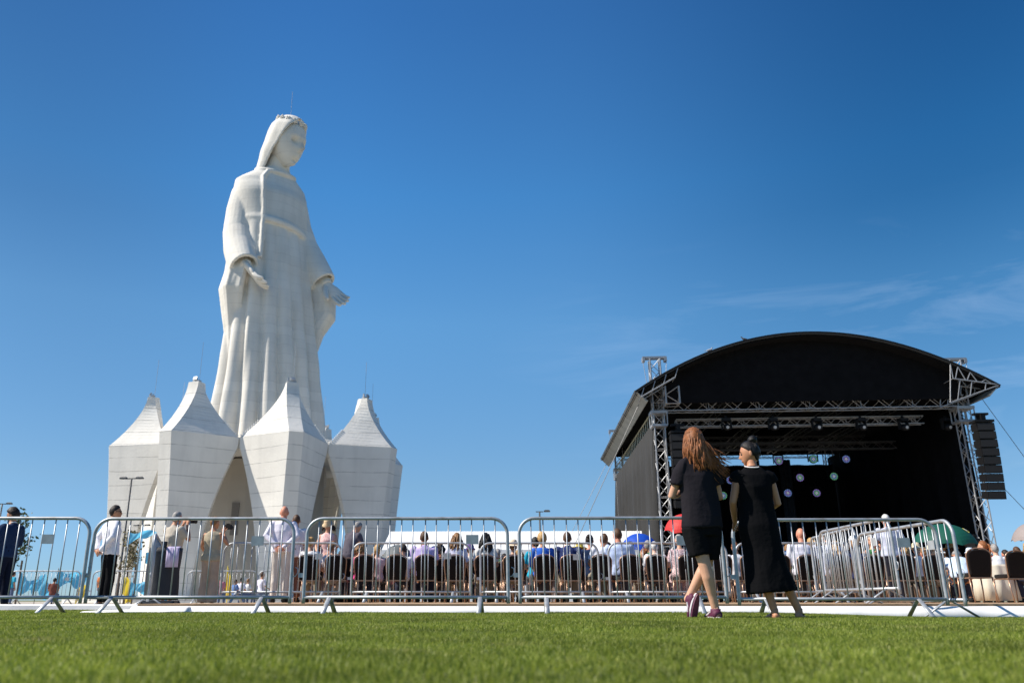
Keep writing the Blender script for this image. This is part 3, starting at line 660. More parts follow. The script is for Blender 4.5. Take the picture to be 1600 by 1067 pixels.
def street_lamp(px, ytop, H, label, double=True):
    Y = (H-CH)/((YC-ytop)*math.cos(TH)+FPX*math.sin(TH))*(FPX*math.cos(TH)-(YC-ytop)*math.sin(TH))
    root = empty('street_lamp', (at(px, ytop, Y).x, Y, 0.02), R(random.uniform(-15, 15)), label, 'street lamp', 'street lamps round the square')
    mb = MB(); mb.sweep([(0, 0, 0), (0, 0, 0.9), (0, 0, 0.95), (0, 0, H-0.1)], [0.09, 0.09, 0.06, 0.045], n=10); mb.build('pole', lampm, root, True)
    mb = MB(); w = 0.42
    mb.box((0, 0, H-0.1), (2*w if double else w, 0.05, 0.05)); mb.build('bracket', lampm, root)
    for s in ((-1, 1) if double else (1,)):
        mb = MB(); mb.loft([[Vector((s*w+a*q*0.17, b*q*0.09, z)) for a, b in ((-1, -1), (1, -1), (1, 1), (-1, 1))] for z, q in ((H-0.12, 1), (H-0.05, 1), (H-0.0, 0.6))]); mb.build('lamp_head', lampm, root)
street_lamp(206, 745, 6.0, 'tall thin dark street lamp in front of the left arch of the concrete base')
street_lamp(843, 797, 5.0, 'dark street lamp rising above the white marquee', False)
street_lamp(4, 785, 6.0, 'dark street lamp at the left edge behind the man in the blue suit')
street_lamp(222, 819, 5.0, 'dark street lamp seen above the highest pale blue flag')
street_lamp(227, 857, 5.0, 'small far street lamp between the pale blue flags')
leafm = mat('leaf', (0.075, 0.10, 0.035), 0.55, noise_amt=0.4, scale=3, trans=0.25)
leafd = mat('leaf_dry', (0.20, 0.17, 0.08), 0.6, noise_amt=0.4, scale=3, trans=0.25)
bark = mat('bark', (0.16, 0.12, 0.09), 0.9, noise_amt=0.2, scale=10)
def sapling(loc, H, label, seed, lm, w=0.75, n=650):
    rnd = random.Random(seed); root = empty('young_tree', loc, 0, label, 'tree', 'young trees on the square')
    mb = MB(); mb.sweep([(0, 0, 0), (.02, 0, H*.3), (-.02, .01, H*.6), (.02, 0, H*.95)], [.05, .04, .025, .008], n=8)
    tips = []
    for k in range(16):
        z = H*rnd.uniform(.38, .9); a = rnd.uniform(0, 6.28); l = w*rnd.uniform(.45, 1)*(1.15-z/H)
        p0 = Vector((0, 0, z)); p1 = p0+Vector((l*math.cos(a)*.6, l*math.sin(a)*.6, l*.5)); p2 = p0+Vector((l*math.cos(a), l*math.sin(a), l*1.15)); mb.sweep([p0, p1, p2], [.018, .011, .004], n=5); tips += [p1, p2, (p1+p2)/2]
    mb.build('trunk', bark, root, True)
    mb = MB(); tips.append(Vector((0, 0, H*.95)))
    for k in range(n):
        c = rnd.choice(tips)+Vector((rnd.gauss(0, .13), rnd.gauss(0, .13), rnd.gauss(0, .14))); q = Euler((rnd.uniform(0, 6), rnd.uniform(0, 6), rnd.uniform(0, 6))).to_matrix(); s = rnd.uniform(.045, .085)
        mb.add([c+q @ Vector(v) for v in ((0, -s, 0), (s*.55, 0, s*.12), (0, s, 0), (-s*.55, 0, s*.12))], [(0, 1, 2), (0, 2, 3)])
    mb.build('crown', lm, root)
    for s in (-1, 1):
        mb = MB(); mb.sweep([(s*.3, 0, 0), (s*.3, 0, 1.5)], .035, n=7); mb.build('stake', bark, root)
sapling((at(36, 790, 30).x, 30, 0.02), 3.3, 'young green tree behind the man in the blue suit at the left edge', 3, leafm)
sapling((at(208, 822, 33).x, 33, 0.02), 2.75, 'young half-dry tree beside the tall street lamp in front of the concrete base', 5, leafd, 0.6, 520)

# low wooden platform with white skirt
wood = mat('plywood_deck', (0.42, 0.27, 0.15), 0.7, noise_amt=0.2, scale=4)
plat = empty('audience_platform', (0, 0, 0), 0, 'low plywood platform with white cloth skirt carrying the seated audience', 'platform')
PH = 0.117
mb = MB(); mb.box((5.05, 20.8, PH-0.028), (18.5, 20.2, 0.05)); mb.build('deck', wood, plat)
cloth = mat('white_cloth', (0.84, 0.83, 0.81), 0.7, noise_amt=0.07, scale=2.2, bump=0.3, bscale=3)
mb = MB(); rings = []; n = 320
for i in range(n+1):
    x = lerp(-4.25, 14.4, i/n); g = gz(x, 10.5)-0.02; f = 0.02*math.sin(x*2.3)+0.014*math.sin(x*5.1+1)+0.008*noise.noise(Vector((x*3, 0, 0)))
    rings.append([Vector((x, 10.69, PH-0.03)), Vector((x, 10.66+f*0.2, PH-0.032)), Vector((x, 10.60+f, (PH+g)/2)), Vector((x, 10.50+f*1.6, g)), Vector((x, 10.52+f*1.6, g)), Vector((x, 10.64+f, (PH+g)/2))])
mb.loft(rings); mb.build('skirt', cloth, plat, True)
mb = MB(); rings = []
for i in range(81):
    y = lerp(10.69, 13, i/80); f = 0.02*math.sin(y*6); rings.append([Vector((-4.24, y, PH-0.03)), Vector((-4.3+f, y, -0.02)), Vector((-4.27+f, y, -0.02)), Vector((-4.2, y, PH-0.05))])
mb.loft(rings); mb.build('side_skirt', cloth, plat, True)
# white kerb left of the platform
kerb = MB(); rings = []
for i in range(61):
    x = lerp(-16, -4.4, i/60); f = 0.012*math.sin(x*3.1); rings.append([Vector((x, 12.45, -0.06)), Vector((x, 12.47+f, 0.08)), Vector((x, 12.56, 0.10)), Vector((x, 12.9, 0.10)), Vector((x, 12.9, -0.06))])
kerb.loft(rings); tag(kerb.build('white_kerb', mat('painted_kerb', (0.78, 0.77, 0.75), 0.7, noise_amt=0.05, scale=3), None), 'low white kerb along the left edge of the lawn', 'kerb')
# crumpled end of the cloth on the lawn
mb = MB(); rings = []
for i in range(41):
    t = i/40; x = -4.75+1.3*t; rings.append([Vector((x, 10.30+j*0.035+0.02*math.sin(x*9), 0.01+(0.10*math.sin(math.pi*j/7)**1.0)*(0.25+0.75*t)*(0.75+0.4*noise.noise(Vector((x*3.5, j*0.5, 2)))))) for j in range(8)])
mb.loft(rings); tag(mb.build('crumpled_cloth', cloth, None, True), 'crumpled white cloth lying on the lawn at the left end of the platform', 'cloth')
# ================================================================== barriers
def barrier_proto(L_, H=1.10, nb=16, plate=True):
    root = empty('crowd_barrier'); z0 = 0.19; rc = 0.19; rr = 0.021
    mb = MB(); pts = [Vector((0.02, 0, 0.12)), Vector((0.02, 0, z0))]+[Vector((0.02, 0, z)) for z in np.linspace(z0+0.1, H-rc, 5)]
    pts += [Vector((0.02+rc-rc*math.cos(a), 0, H-rc+rc*math.sin(a))) for a in np.linspace(0.2, math.pi/2, 7)]
    pts += [Vector((x, 0, H)) for x in np.linspace(0.02+rc+0.1, L_-0.02-rc-0.1, 8)]
    pts += [Vector((L_-0.02-rc+rc*math.sin(a), 0, H-rc+rc*math.cos(a))) for a in np.linspace(0, math.pi/2-0.2, 7)]
    pts += [Vector((L_-0.02, 0, z)) for z in np.linspace(H-rc, z0, 6)]+[Vector((L_-0.02, 0, 0.12))]
    mb.sweep(pts, rr, n=10, side=(0, 1, 0)); mb.sweep([(0.03, 0, z0), (L_-0.03, 0, z0)], rr*0.95, n=10, side=(0, 1, 0)); mb.build('frame', steel, root, True)
    for i in range(nb):
        x = 0.02+(L_-0.04)*(i+1)/(nb+1); zt = H if rc < x < L_-rc else H-rc+math.sqrt(max(rc*rc-(rc-min(x, L_-x))**2, 0))
        mb = MB(); mb.sweep([(x, 0, z0), (x, 0, zt-0.005)], 0.0078, n=6); mb.build('bar', steel, root, True)
    for x in (0.34, L_-0.34):
        for s in (-1, 1):
            mb = MB(); mb.sweep([(x-0.01, s*0.01, z0), (x-0.03 if s < 0 else x+0.01, s*0.31, 0.0)], [0.028, 0.03], [0.011, 0.012], side=(1, 0, 0), n=8); mb.build('foot', steel, root, True)
    if plate:
        mb = MB(); mb.box((L_-0.46, -0.014, 0.84), (0.15, 0.006, 0.11)); mb.build('plate', mat('dull_plate', (0.42, 0.44, 0.45), 0.6, 0.5, noise_amt=0.15, scale=12), root)
    mb = MB(); mb.sweep([(L_-0.02, 0, 0.42), (L_+0.03, 0, 0.43), (L_+0.055, 0, 0.47), (L_+0.05, 0, 0.52), (L_+0.02, 0, 0.53)], 0.007, n=6, side=(0, 1, 0)); mb.build('hook', steel, root, True)
    mb = MB(); mb.box((-0.02, 0, 0.44), (0.07, 0.02, 0.05)); mb.build('lug', steel, root)
    return root
protoA = barrier_proto(2.46); protoB = barrier_proto(2.33)
GF, GM, GR, GB = 'barriers along the lawn', 'barriers on the platform edge before the chairs', 'barriers leading away at the right', 'far barriers on the square'
used = set()
def put_barrier(pr, x, y, z, rz, label, group):
    if pr.name in used: r = copy_tree(pr)
    else: r = pr; used.add(pr.name)
    r.location = (x, y, z); r.rotation_euler = (0, 0, rz); 
    for ch in r.children:
        if ch.name.startswith('bar'): ch.location.x = random.uniform(-.007, .007)
        if ch.name.startswith('plate'): ch.location.x = random.uniform(-.05, .05); ch.location.z = random.uniform(-.02, .02)
    tag(r, label, 'barrier', group); return r
fx = lambda px, Y: (px-XC)/1284*Y
put_barrier(protoA, fx(146, 9.95)-2.46, 9.95, 0.0, R(0.0), 'steel crowd barrier at the left edge in front of the man in blue suit', GF)
put_barrier(protoA, fx(149, 10.02), 10.02, 0.0, R(-.5), 'steel crowd barrier in front of the two photographers', GF)
put_barrier(protoA, fx(479, 10.0), 10.0, 0.0, R(-.8), 'steel crowd barrier in front of the standing woman in straw hat', GF)
put_barrier(protoA, fx(808, 9.95), 9.95, 0.0, R(-.8), 'steel crowd barrier ending behind the woman in black T-shirt and shorts', GF)
put_barrier(protoA, fx(1140, 9.95), 9.95, -0.02, R(-1.0), 'steel crowd barrier right of the woman in the long black dress', GF)
put_barrier(protoA, 6.15, 15.0, PH, R(-97), 'far steel barrier leading away, set on the deck by the bald man', GR)
put_barrier(protoA, 5.72, 13.6, PH, R(-91), 'middle steel barrier of the row leading away at the right', GR)
put_barrier(protoA, 5.68, 12.2, -0.03, R(-89.5), 'nearest steel barrier of the row leading away at the right', GR)
for i, (px, tx) in enumerate(((350, 'behind which the bald man in white stands'), (550, 'in front of the man in lavender polo'), (749, 'in front of the woman in blue blouse'), (948, 'in front of the man in light blue shirt'), (1146, 'hidden partly by the woman in the long black dress'))):
    put_barrier(protoB, (px-XC)/1295*16.2, 16.2, PH, R(random.uniform(-.6, .6)), 'steel barrier on the platform '+tx, GM)
for i, (px, tx) in enumerate(((22, 'before the pale blue flags at the left edge'), (150, 'behind the man in white shirt and sunglasses'), (296, 'between the two photographers'), (406, 'behind the legs of the bald man in white'))):
    put_barrier(protoA if i != 1 else protoA, (px-XC)/1300*29, 29, 0.02, R(random.uniform(-2, 2)), 'small far steel barrier '+tx, GB)
put_barrier(protoA, -5.55, 14.9, 0.02, R(-72), 'steel barrier set endwise beside the photographers with clothes hung on it', 'barriers leading away at the left')

# wheeled cart with black covers and a lavender cloth, by the photographers
cart = empty('wheeled_cart', (-4.98, 13.6, 0.0), R(4), 'black covered wheeled cart standing behind the barrier between the two photographers', 'cart')
blk = mat('black_nylon', (0.014, 0.015, 0.02), 0.6, bump=0.5, bscale=6)
mb = MB()
for i in range(15):
    t = i/14
mb.loft([[Vector((0.26*math.cos(a)*(1+.05*math.sin(5*a+z*6)), 0.22*math.sin(a)*(1+.06*math.sin(4*a+z*5)), z)) for a in [2*math.pi*k/28 for k in range(28)]] for z in np.linspace(0.16, 0.97, 12)]); mb.build('cover', blk, cart, True)
mb = MB(); mb.box((0, 0, 0.13), (0.5, 0.4, 0.05)); mb.build('frame', alud, cart)
for s in (-1, 1):
    for q in (-1, 1):
        mb = MB(); mb.sweep([(s*.24-0.02, q*.16, 0.07), (s*.24+0.02, q*.16, 0.07)], 0.07, n=14, side=(0, 0, 1)); mb.build('wheel', blackg, cart, True)
mb = MB(); rings = []
for i in range(9):
    x = 0.10+0.20*i/8; f = 0.012*math.sin(i*1.9); rings.append([Vector((x, -0.235+f, 0.66)), Vector((x, -0.245+f, 0.96)), Vector((x, -0.15, 0.985)), Vector((x, -0.15, 0.975)), Vector((x, -0.235+f, 0.955)), Vector((x, -0.225+f, 0.66))])
mb.loft(rings); tag(mb.build('lavender_cloth', mat('lavender_cloth', (0.50, 0.43, 0.62), 0.8), None, True), 'lavender towel draped over the front of the black cart', 'towel'); bpy.data.objects['lavender_cloth'].location = cart.location

# ================================================================== chairs
ch_back = mat('chair_fabric', (0.009, 0.006, 0.005), 0.85, noise_amt=0.25, scale=40, sheen=0.1, spec=0.2)
ch_frame = mat('chair_frame', (0.40, 0.25, 0.17), 0.35, 0.55, noise_amt=0.1, scale=9)
def chair_proto():
    root = empty('banquet_chair')
    def outline(w, zb, zt, y0, y1, n=11):
        pts = []
        H_ = zt-zb
        for k in range(n):
            t = k/(n-1); x = w*(0.86+0.14*math.sin(t*math.pi*0.55)); pts.append((x, zb+H_*0.78*t))
        for a in np.linspace(0.15, math.pi/2, 7): pts.append((w*0.99*math.cos(a), zb+H_*0.78+H_*0.22*math.sin(a)))
        full = pts+[(-x, z) for x, z in pts[::-1][1:]]
        return [Vector((x, lerp(y0, y1, (z-zb)/H_), z)) for x, z in full]
    o = outline(0.195, 0.47, 0.895, -0.19, -0.25)
    mb = MB(); d = Vector((0, 0.022, 0)); inn = [Vector((p.x*0.9, p.y, 0.68+(p.z-0.68)*0.93)) for p in o]
    mb.loft([[p-d*1.3 for p in inn], [p-d for p in o], [p+d for p in o], [p+d*1.6 for p in inn]]); mb.build('backrest', ch_back, root)
    o2 = outline(0.208, 0.42, 0.912, -0.18, -0.252)
    mb = MB(); mb.sweep(o2, 0.0125, n=7, side=(0, 1, 0)); mb.build('back_frame', ch_frame, root, True)
    mb = MB(); mb.loft([[Vector((0.215*sgn(math.cos(a))*abs(math.cos(a))**.45*q, 0.215*sgn(math.sin(a))*abs(math.sin(a))**.45*q+0.01, z)) for a in [2*math.pi*k/24 for k in range(24)]] for z, q in ((0.425, .93), (0.44, 1), (0.475, 1), (0.495, .95), (0.502, .7))]); mb.build('seat', ch_back, root, True)
    mb = MB(); mb.box((0, 0.2, 0.415), (0.4, 0.02, 0.02)); mb.box((0, -0.19, 0.415), (0.4, 0.02, 0.02)); mb.box((-0.2, 0, 0.415), (0.02, 0.4, 0.02)); mb.box((0.2, 0, 0.415), (0.02, 0.4, 0.02)); mb.build('seat_frame', ch_frame, root)
    for a in (-1, 1):
        mb = MB(); mb.sweep([(a*.195, -.18, .43), (a*.2, -.215, .2), (a*.2, -.25, 0)], [.013, .012, .011], n=7); mb.build('leg', ch_frame, root, True)
        mb = MB(); mb.sweep([(a*.2, .19, .43), (a*.205, .2, .2), (a*.205, .22, 0)], [.013, .012, .011], n=7); mb.build('leg', ch_frame, root, True)
    return root
def sgn(x): return 1 if x >= 0 else -1
chair0 = chair_proto(); chair_used = [False]
def put_chair(x, y, z, rz, label, group='banquet chairs of the audience'):
    if chair_used[0]: r = copy_tree(chair0)
    else: r = chair0; chair_used[0] = True
    r.location = (x, y, z); r.rotation_euler = (0, 0, rz); tag(r, label, 'chair', group); return r

# ================================================================== umbrellas, flags
def umbrella(c, rad, tilt, az, colr, label, drop=0.36, patch=None, stick=0.9):
    m = mat('canopy_'+label.split()[0], colr, 0.6, trans=0.35)
    root = empty('umbrella', c, 0, label, 'umbrella')
    M = Matrix.Rotation(az, 3, 'Z') @ Matrix.Rotation(tilt, 3, 'X')
    mb = MB(); n = 48; rings = []
    for j in range(9):
        t = j/8; r = rad*math.sin(t*1.25)/math.sin(1.25); zz = -rad*drop*(1-math.cos(t*1.25))/(1-math.cos(1.25))*1.9
        ring = []
        for k in range(n):
            a = 2*math.pi*k/n; sc = abs(math.sin(4*a)); q = 1-0.055*t*t*sc; ring.append(M @ Vector((r*q*math.cos(a), r*q*math.sin(a), zz*(1-0.10*sc*t))))
        if j == 0: ring = [M @ Vector((0.01*math.cos(2*math.pi*k/n), 0.01*math.sin(2*math.pi*k/n), 0)) for k in range(n)]
        rings.append(ring)
    inner = [[p-(M @ Vector((0, 0, 0.004))) for p in r] for r in rings[::-1]]
    mb.loft(rings+inner); mb.build('canopy', m, root)
    mb = MB(); mb.sweep([M @ Vector((0, 0, 0.07)), M @ Vector((0, 0, -stick))], 0.008, n=6); mb.sweep([M @ Vector((0, 0, -stick)), M @ Vector((0, 0, -stick-.1)), M @ Vector((.03, 0, -stick-.14)), M @ Vector((.06, 0, -stick-.1))], .013, n=6, side=(0, 1, 0)); mb.build('shaft', blackg, root, True)
    for k in range(8):
        a = 2*math.pi*k/8; mb = MB(); mb.sweep([M @ Vector((r_*math.cos(a), r_*math.sin(a), z_)) for r_, z_ in ((0.02, -0.02), (rad*.55, -rad*drop*.55*.9-.0), (rad*.97, -rad*drop*1.88))], .004, n=4); mb.build('rib', blackg, root)
    if patch:
        pa, pt = patch
        def P(a, t):
            r = rad*math.sin(t*1.25)/math.sin(1.25); zz = -rad*drop*(1-math.cos(t*1.25))/(1-math.cos(1.25))*1.9; sc = abs(math.sin(4*a)); q = 1-0.055*t*t*sc
            return M @ Vector((r*q*math.cos(a)*1.012, r*q*math.sin(a)*1.012, zz*(1-0.10*sc*t)+0.012))
        for nm, a0, a1, t0, t1, cc in (('emblem', -.13, .13, -.10, .09, (0.75, 0.62, 0.10)), ('emblem', -.11, .0, -.06, .03, (0.8, 0.8, 0.72))):
            mb = MB(); g = [[P(pa+lerp(a0, a1, i/4), pt+lerp(t0, t1, j/4)) for i in range(5)] for j in range(5)]
            off = M @ Vector((0, 0, 0.006 if cc[2] > .5 else 0.0))
            mb.add([p+off for r in g for p in r], [(j*5+i, j*5+i+1, j*5+i+6, j*5+i+5) for j in range(4) for i in range(4)]); mb.build(nm, mat('emblem_%d' % int(cc[2]*10), cc, 0.6), root)
    return root
def au(px, y, Y): return at(px, y, Y)
umbrella(au(1474, 818, 18.8), 0.66, R(8), 0, (0.01, 0.13, 0.085), 'dark green umbrella with small yellow and white emblem at the right', 0.34, patch=(R(-42), 0.55))
umbrella(au(999, 833, 22.5), 0.52, R(10), 0, (0.01, 0.10, 0.62), 'bright blue umbrella behind the man in the light blue shirt', 0.42)
umbrella(au(1070, 803, 15.4), 0.38, R(16), 0, (0.75, 0.05, 0.045), 'red umbrella behind the woman in black T-shirt and shorts', 0.42)
umbrella(au(622, 851, 21), 0.42, R(-8), 0, (0.20, 0.22, 0.22), 'small grey umbrella in front of the white marquee', 0.5)
umbrella(au(1612, 816, 15), 0.36, R(6), 0, (0.42, 0.36, 0.34), 'greyish beige umbrella cut by the right edge of the photo', 0.5)
blu = mat('flag_pale_blue', (0.16, 0.56, 0.80), 0.6, trans=0.5); yel = mat('flag_yellow', (0.85, 0.65, 0.06), 0.6, trans=0.4)
def flag(px, py, Y, w, h, ang, m, label, seed, grp, droop=0.3):
    rnd = random.Random(seed); p = at(px, py, Y); root = empty('flag', (p.x, Y, 0.02), 0, label, 'flag', grp)
    H = p.z; mb = MB(); mb.sweep([(0, 0, 0), (0.0, 0, H+0.05)], 0.012, n=6); mb.build('pole', alud, root, True)
    mb = MB(); N_, K = 18, 8; top = []; bot = []
    ca, sa = math.cos(ang), math.sin(ang); ph = rnd.uniform(0, 6)
    for i in range(N_+1):
        t = i/N_
        for j in range(K+1):
            v = j/K; wv = 0.22*h*math.sin(t*8+v*2.5+ph)*t**.5; wz = 0.16*h*math.sin(t*7+ph*2+v*1.5)
            top.append(Vector((ca*w*t*(1-.35*v*abs(math.sin(ph*3))), wv+0.15*w*t, H-h*v*(1-.6*t*abs(math.sin(ph)))+sa*w*t-droop*h*t*t+wz)))
    n1 = K+1; fs = [(i*n1+j, i*n1+j+1, (i+1)*n1+j+1, (i+1)*n1+j) for i in range(N_) for j in range(K)]
    mb.add(top, fs); mb.build('cloth', m, root, True); return root
GFl = 'pale blue flags waved on the square'
flag(31, 899, 30, .75, .6, R(-10), blu, 'leftmost pale blue flag low behind the left barrier', 1, GFl)
flag(60, 897, 31, .7, .7, R(-22), blu, 'pale blue flag second from the left behind the left barrier', 2, GFl)
flag(91, 890, 30, 1.1, .6, R(-8), blu, 'wide pale blue flag behind the right end of the left barrier', 3, GFl)
flag(200, 832, 30, 1.0, .42, R(4), blu, 'highest pale blue flag, streaming beside the half-dry young tree', 4, GFl, .1)
flag(228, 866, 30, .8, .34, R(0), blu, 'pale blue flag left of the grey haired photographer', 5, GFl, .1)
flag(204, 908, 29.6, .8, .5, R(-4), blu, 'low pale blue flag behind the legs of the man in white shirt', 6, GFl)
flag(233, 911, 30.5, .8, .7, R(-6), blu, 'low pale blue flag behind the leg of the grey haired photographer', 7, GFl)
flag(122, 911, 31, .35, .7, R(-20), yel, 'yellow flag behind the right end of the left barrier', 8, 'yellow flags on the square')
flag(193, 902, 31, .5, .7, R(-30), yel, 'yellow flag beside the trunk of the half-dry young tree', 9, 'yellow flags on the square')
flag(355, 890, 29.5, .3, .95, R(-40), yel, 'yellow flag hanging behind the sleeveless photographer', 10, 'yellow flags on the square')
# tripod camera by the right tower
tp = empty('tripod_camera', (at(1522, 850, 26).x, 26, PH), 0, 'black video camera on a tripod between the green umbrella and the right tower', 'camera')
for k in range(3):
    a = 2*math.pi*k/3; mb = MB(); mb.sweep([(0, 0, 1.55), (.4*math.cos(a), .4*math.sin(a), 0)], [.025, .015], n=6); mb.build('leg', blackg, tp)
mb = MB(); mb.box((0, 0, 1.75), (.2, .42, .26)); mb.sweep([(0, .2, 1.76), (0, .42, 1.76)], [.07, .09], n=10); mb.box((0, -.05, 1.95), (.1, .2, .1)); mb.build('camera_body', blackg, tp)
# white draped table at the far right
tb = empty('draped_table', (at(1548, 900, 17.5).x, 17.5, PH), 0, 'table under a cream cloth behind the two empty chairs at the right', 'table')
mb = MB(); mb.loft([[Vector((0.42*math.cos(a)*(q+.05*(1.02-z)*math.sin(13*a)), 0.42*math.sin(a)*(q+.05*(1.02-z)*math.sin(13*a)), z)) for a in [2*math.pi*k/78 for k in range(78)]] for z, q in ((0.03, 1.12), (0.35, 1.06), (0.7, 1.0), (0.74, .98), (0.745, .6))]); mb.build('tablecloth', mat('cream_cloth', (0.70, 0.64, 0.52), 0.8), tb, True)
mb = MB(); mb.sweep([(0, 0, 0), (0, 0, .7)], .03, n=8); mb.build('leg', alud, tb)
# ================================================================== people
SKIN = {'light': (0.62, 0.34, 0.22), 'tan': (0.50, 0.235, 0.13), 'red': (0.64, 0.27, 0.17), 'pale': (0.70, 0.45, 0.34), 'dark': (0.30, 0.15, 0.09)}
HAIR = {'brown': (0.09, 0.045, 0.022), 'dark': (0.022, 0.014, 0.011), 'black': (0.008, 0.007, 0.007), 'blond': (0.46, 0.28, 0.11), 'grey': (0.30, 0.28, 0.26), 'white': (0.62, 0.60, 0.57), 'auburn': (0.24, 0.085, 0.028), 'lightbrown': (0.25, 0.13, 0.055)}
def skin_m(k): return mat('skin_'+k, SKIN[k], 0.5, noise_amt=0.08, scale=14, spec=0.35)
def hair_m(k):
    n = 'hair_'+k
    if n in MATS: return MATS[n]
    m = mat(n, HAIR[k], 0.55, noise_amt=0.5, scale=45, bump=0.22, bscale=140, spec=0.3); return m
def cl(c, sheen=0.0):
    n = 'cloth_%d_%d_%d' % tuple(int(x*255) for x in c)
    return mat(n, c, 0.9, noise_amt=0.07, scale=7, bump=0.25, bscale=25, spec=0.2 if max(c) > .04 else 0.04)
def pattern_m(name, a, b, sc):
    if name in MATS: return MATS[name]
    m = mat(name, a, 0.85); t = m.node_tree; bs = t.nodes['Principled BSDF']
    c = t.nodes.new('ShaderNodeTexCoord'); v = t.nodes.new('ShaderNodeTexVoronoi'); v.inputs['Scale'].default_value = sc; v.inputs['Randomness'].default_value = 0.6
    r = t.nodes.new('ShaderNodeValToRGB'); r.color_ramp.interpolation = 'CONSTANT'; r.color_ramp.elements[0].color = (*b, 1); r.color_ramp.elements[1].color = (*a, 1); r.color_ramp.elements[1].position = 0.36
    t.links.new(c.outputs['Object'], v.inputs['Vector']); t.links.new(v.outputs['Distance'], r.inputs[0]); t.links.new(r.outputs[0], bs.inputs['Base Color']); return m
def smst(x): x = min(max(x, 0), 1); return x*x*(3-2*x)
def folds(amp, sc, seed=0.0, dirn=(1, 1, 0.45)):
    """cloth creases: a ridged noise along the surface normal"""
    def f(co):
        p = co*sc; x, y, z = p[:, 0]*dirn[0]+seed, p[:, 1]*dirn[1], p[:, 2]*dirn[2]
        n = np.sin(x*2.1+1.7*np.sin(z*1.9+y*1.3+seed))*0.5+np.sin(z*3.3+x*1.6+2.1*np.sin(y*2.2+seed*2)+1.2*np.sin(x*1.4))*0.35+np.sin(x*5.1-z*4.3+y*3.7+seed)*0.15
        return amp*(1-np.abs(n)*1.8)
    return f

def hair_cap(mb, c, HM, s, style, seed=0):
    rnd = random.Random(seed)
    hl = {'short': (0.16, 0.68), 'receding': (0.34, 0.62), 'long': (0.02, 0.66), 'bun': (0.10, 0.80), 'curly': (0.05, 0.6), 'ring': (-9, 0)}[style]
    th = {'short': 0.009, 'receding': 0.006, 'long': 0.016, 'bun': 0.010, 'curly': 0.024, 'ring': 0.008}[style]
    na = {'short': 0.003, 'receding': 0.002, 'long': 0.004, 'bun': 0.002, 'curly': 0.010, 'ring': 0.002}[style]
    base = MB(); o = Vector((seed*1.3, seed*0.7, 0))
    def fn(d, p):
        q = head_fn(Vector((d.x, min(d.y, 0.2), d.z)), Vector((d.x*HR[0], d.y*HR[1], d.z*HR[2])))
        if style == 'ring': m = smst((d.z*-1+0.30+0.15*d.y)*5)*smst((d.z+0.42)*6)*smst((0.35-d.y)*5)
        else: m = smst((d.z-max(hl[0]+(hl[1] if d.y > 0 else 1.35)*d.y, -0.72 if style != 'short' else -0.60))*7+0.5)
        n = noise.noise(d*(7 if style != 'curly' else 6)+o)*na+noise.noise(Vector((d.x*20, d.y*20, d.z*5))+o)*na*0.7
        return q*(1+(th*m-0.010*(1-m)+n*m)/0.095)
    mb.ball(c, HR, 34, 24, M=HM @ Matrix.Scale(s, 3), fn=fn)
def strands(mb, c, HM, s, n, length, spread, seed, wind=(0, 0, 0), r0=0.011, wave=0.012, back=0.06, front=False):
    rnd = random.Random(seed)
    for k in range(n):
        a = rnd.uniform(-2.25, 2.25); e = rnd.uniform(-0.2, 0.95)       # azimuth from the back of the head
        d = Vector((math.sin(a)*math.cos(e), -math.cos(a)*math.cos(e), math.sin(e)))
        p = Vector((d.x*HR[0]*1.06, d.y*HR[1]*1.06, d.z*HR[2]*1.03)); L_ = length*rnd.uniform(0.75, 1.05); m = 9; pts = []; ph = rnd.uniform(0, 6.3)
        for i in range(m):
            t = i/(m-1); out = smst(t*2.2)
            q = Vector((p.x*(1+0.22*out)+spread*d.x*t+wave*math.sin(7*t+ph), p.y*(1-0.1*out)-back*out*max(0.2, -d.y)+wave*0.7*math.cos(6*t+ph), p.z*(1-t)-L_*t*1.0+(0.02 if t < .3 else 0)))
            q = HM @ (q*s)+Vector(c)+Vector(wind)*(t**1.6)*s*(0.5+rnd.random()*0.7 if i == 0 else wr)
            if i == 0: wr = rnd.uniform(0.45, 1.15)
            pts.append(q)
        rr = [r0*s*(0.55+0.6*math.sin(math.pi*min(i/(m-1)+0.15, 1))) for i in range(m-1)]+[0.0015]
        mb.sweep(pts, rr, [x*0.6 for x in rr], n=5)

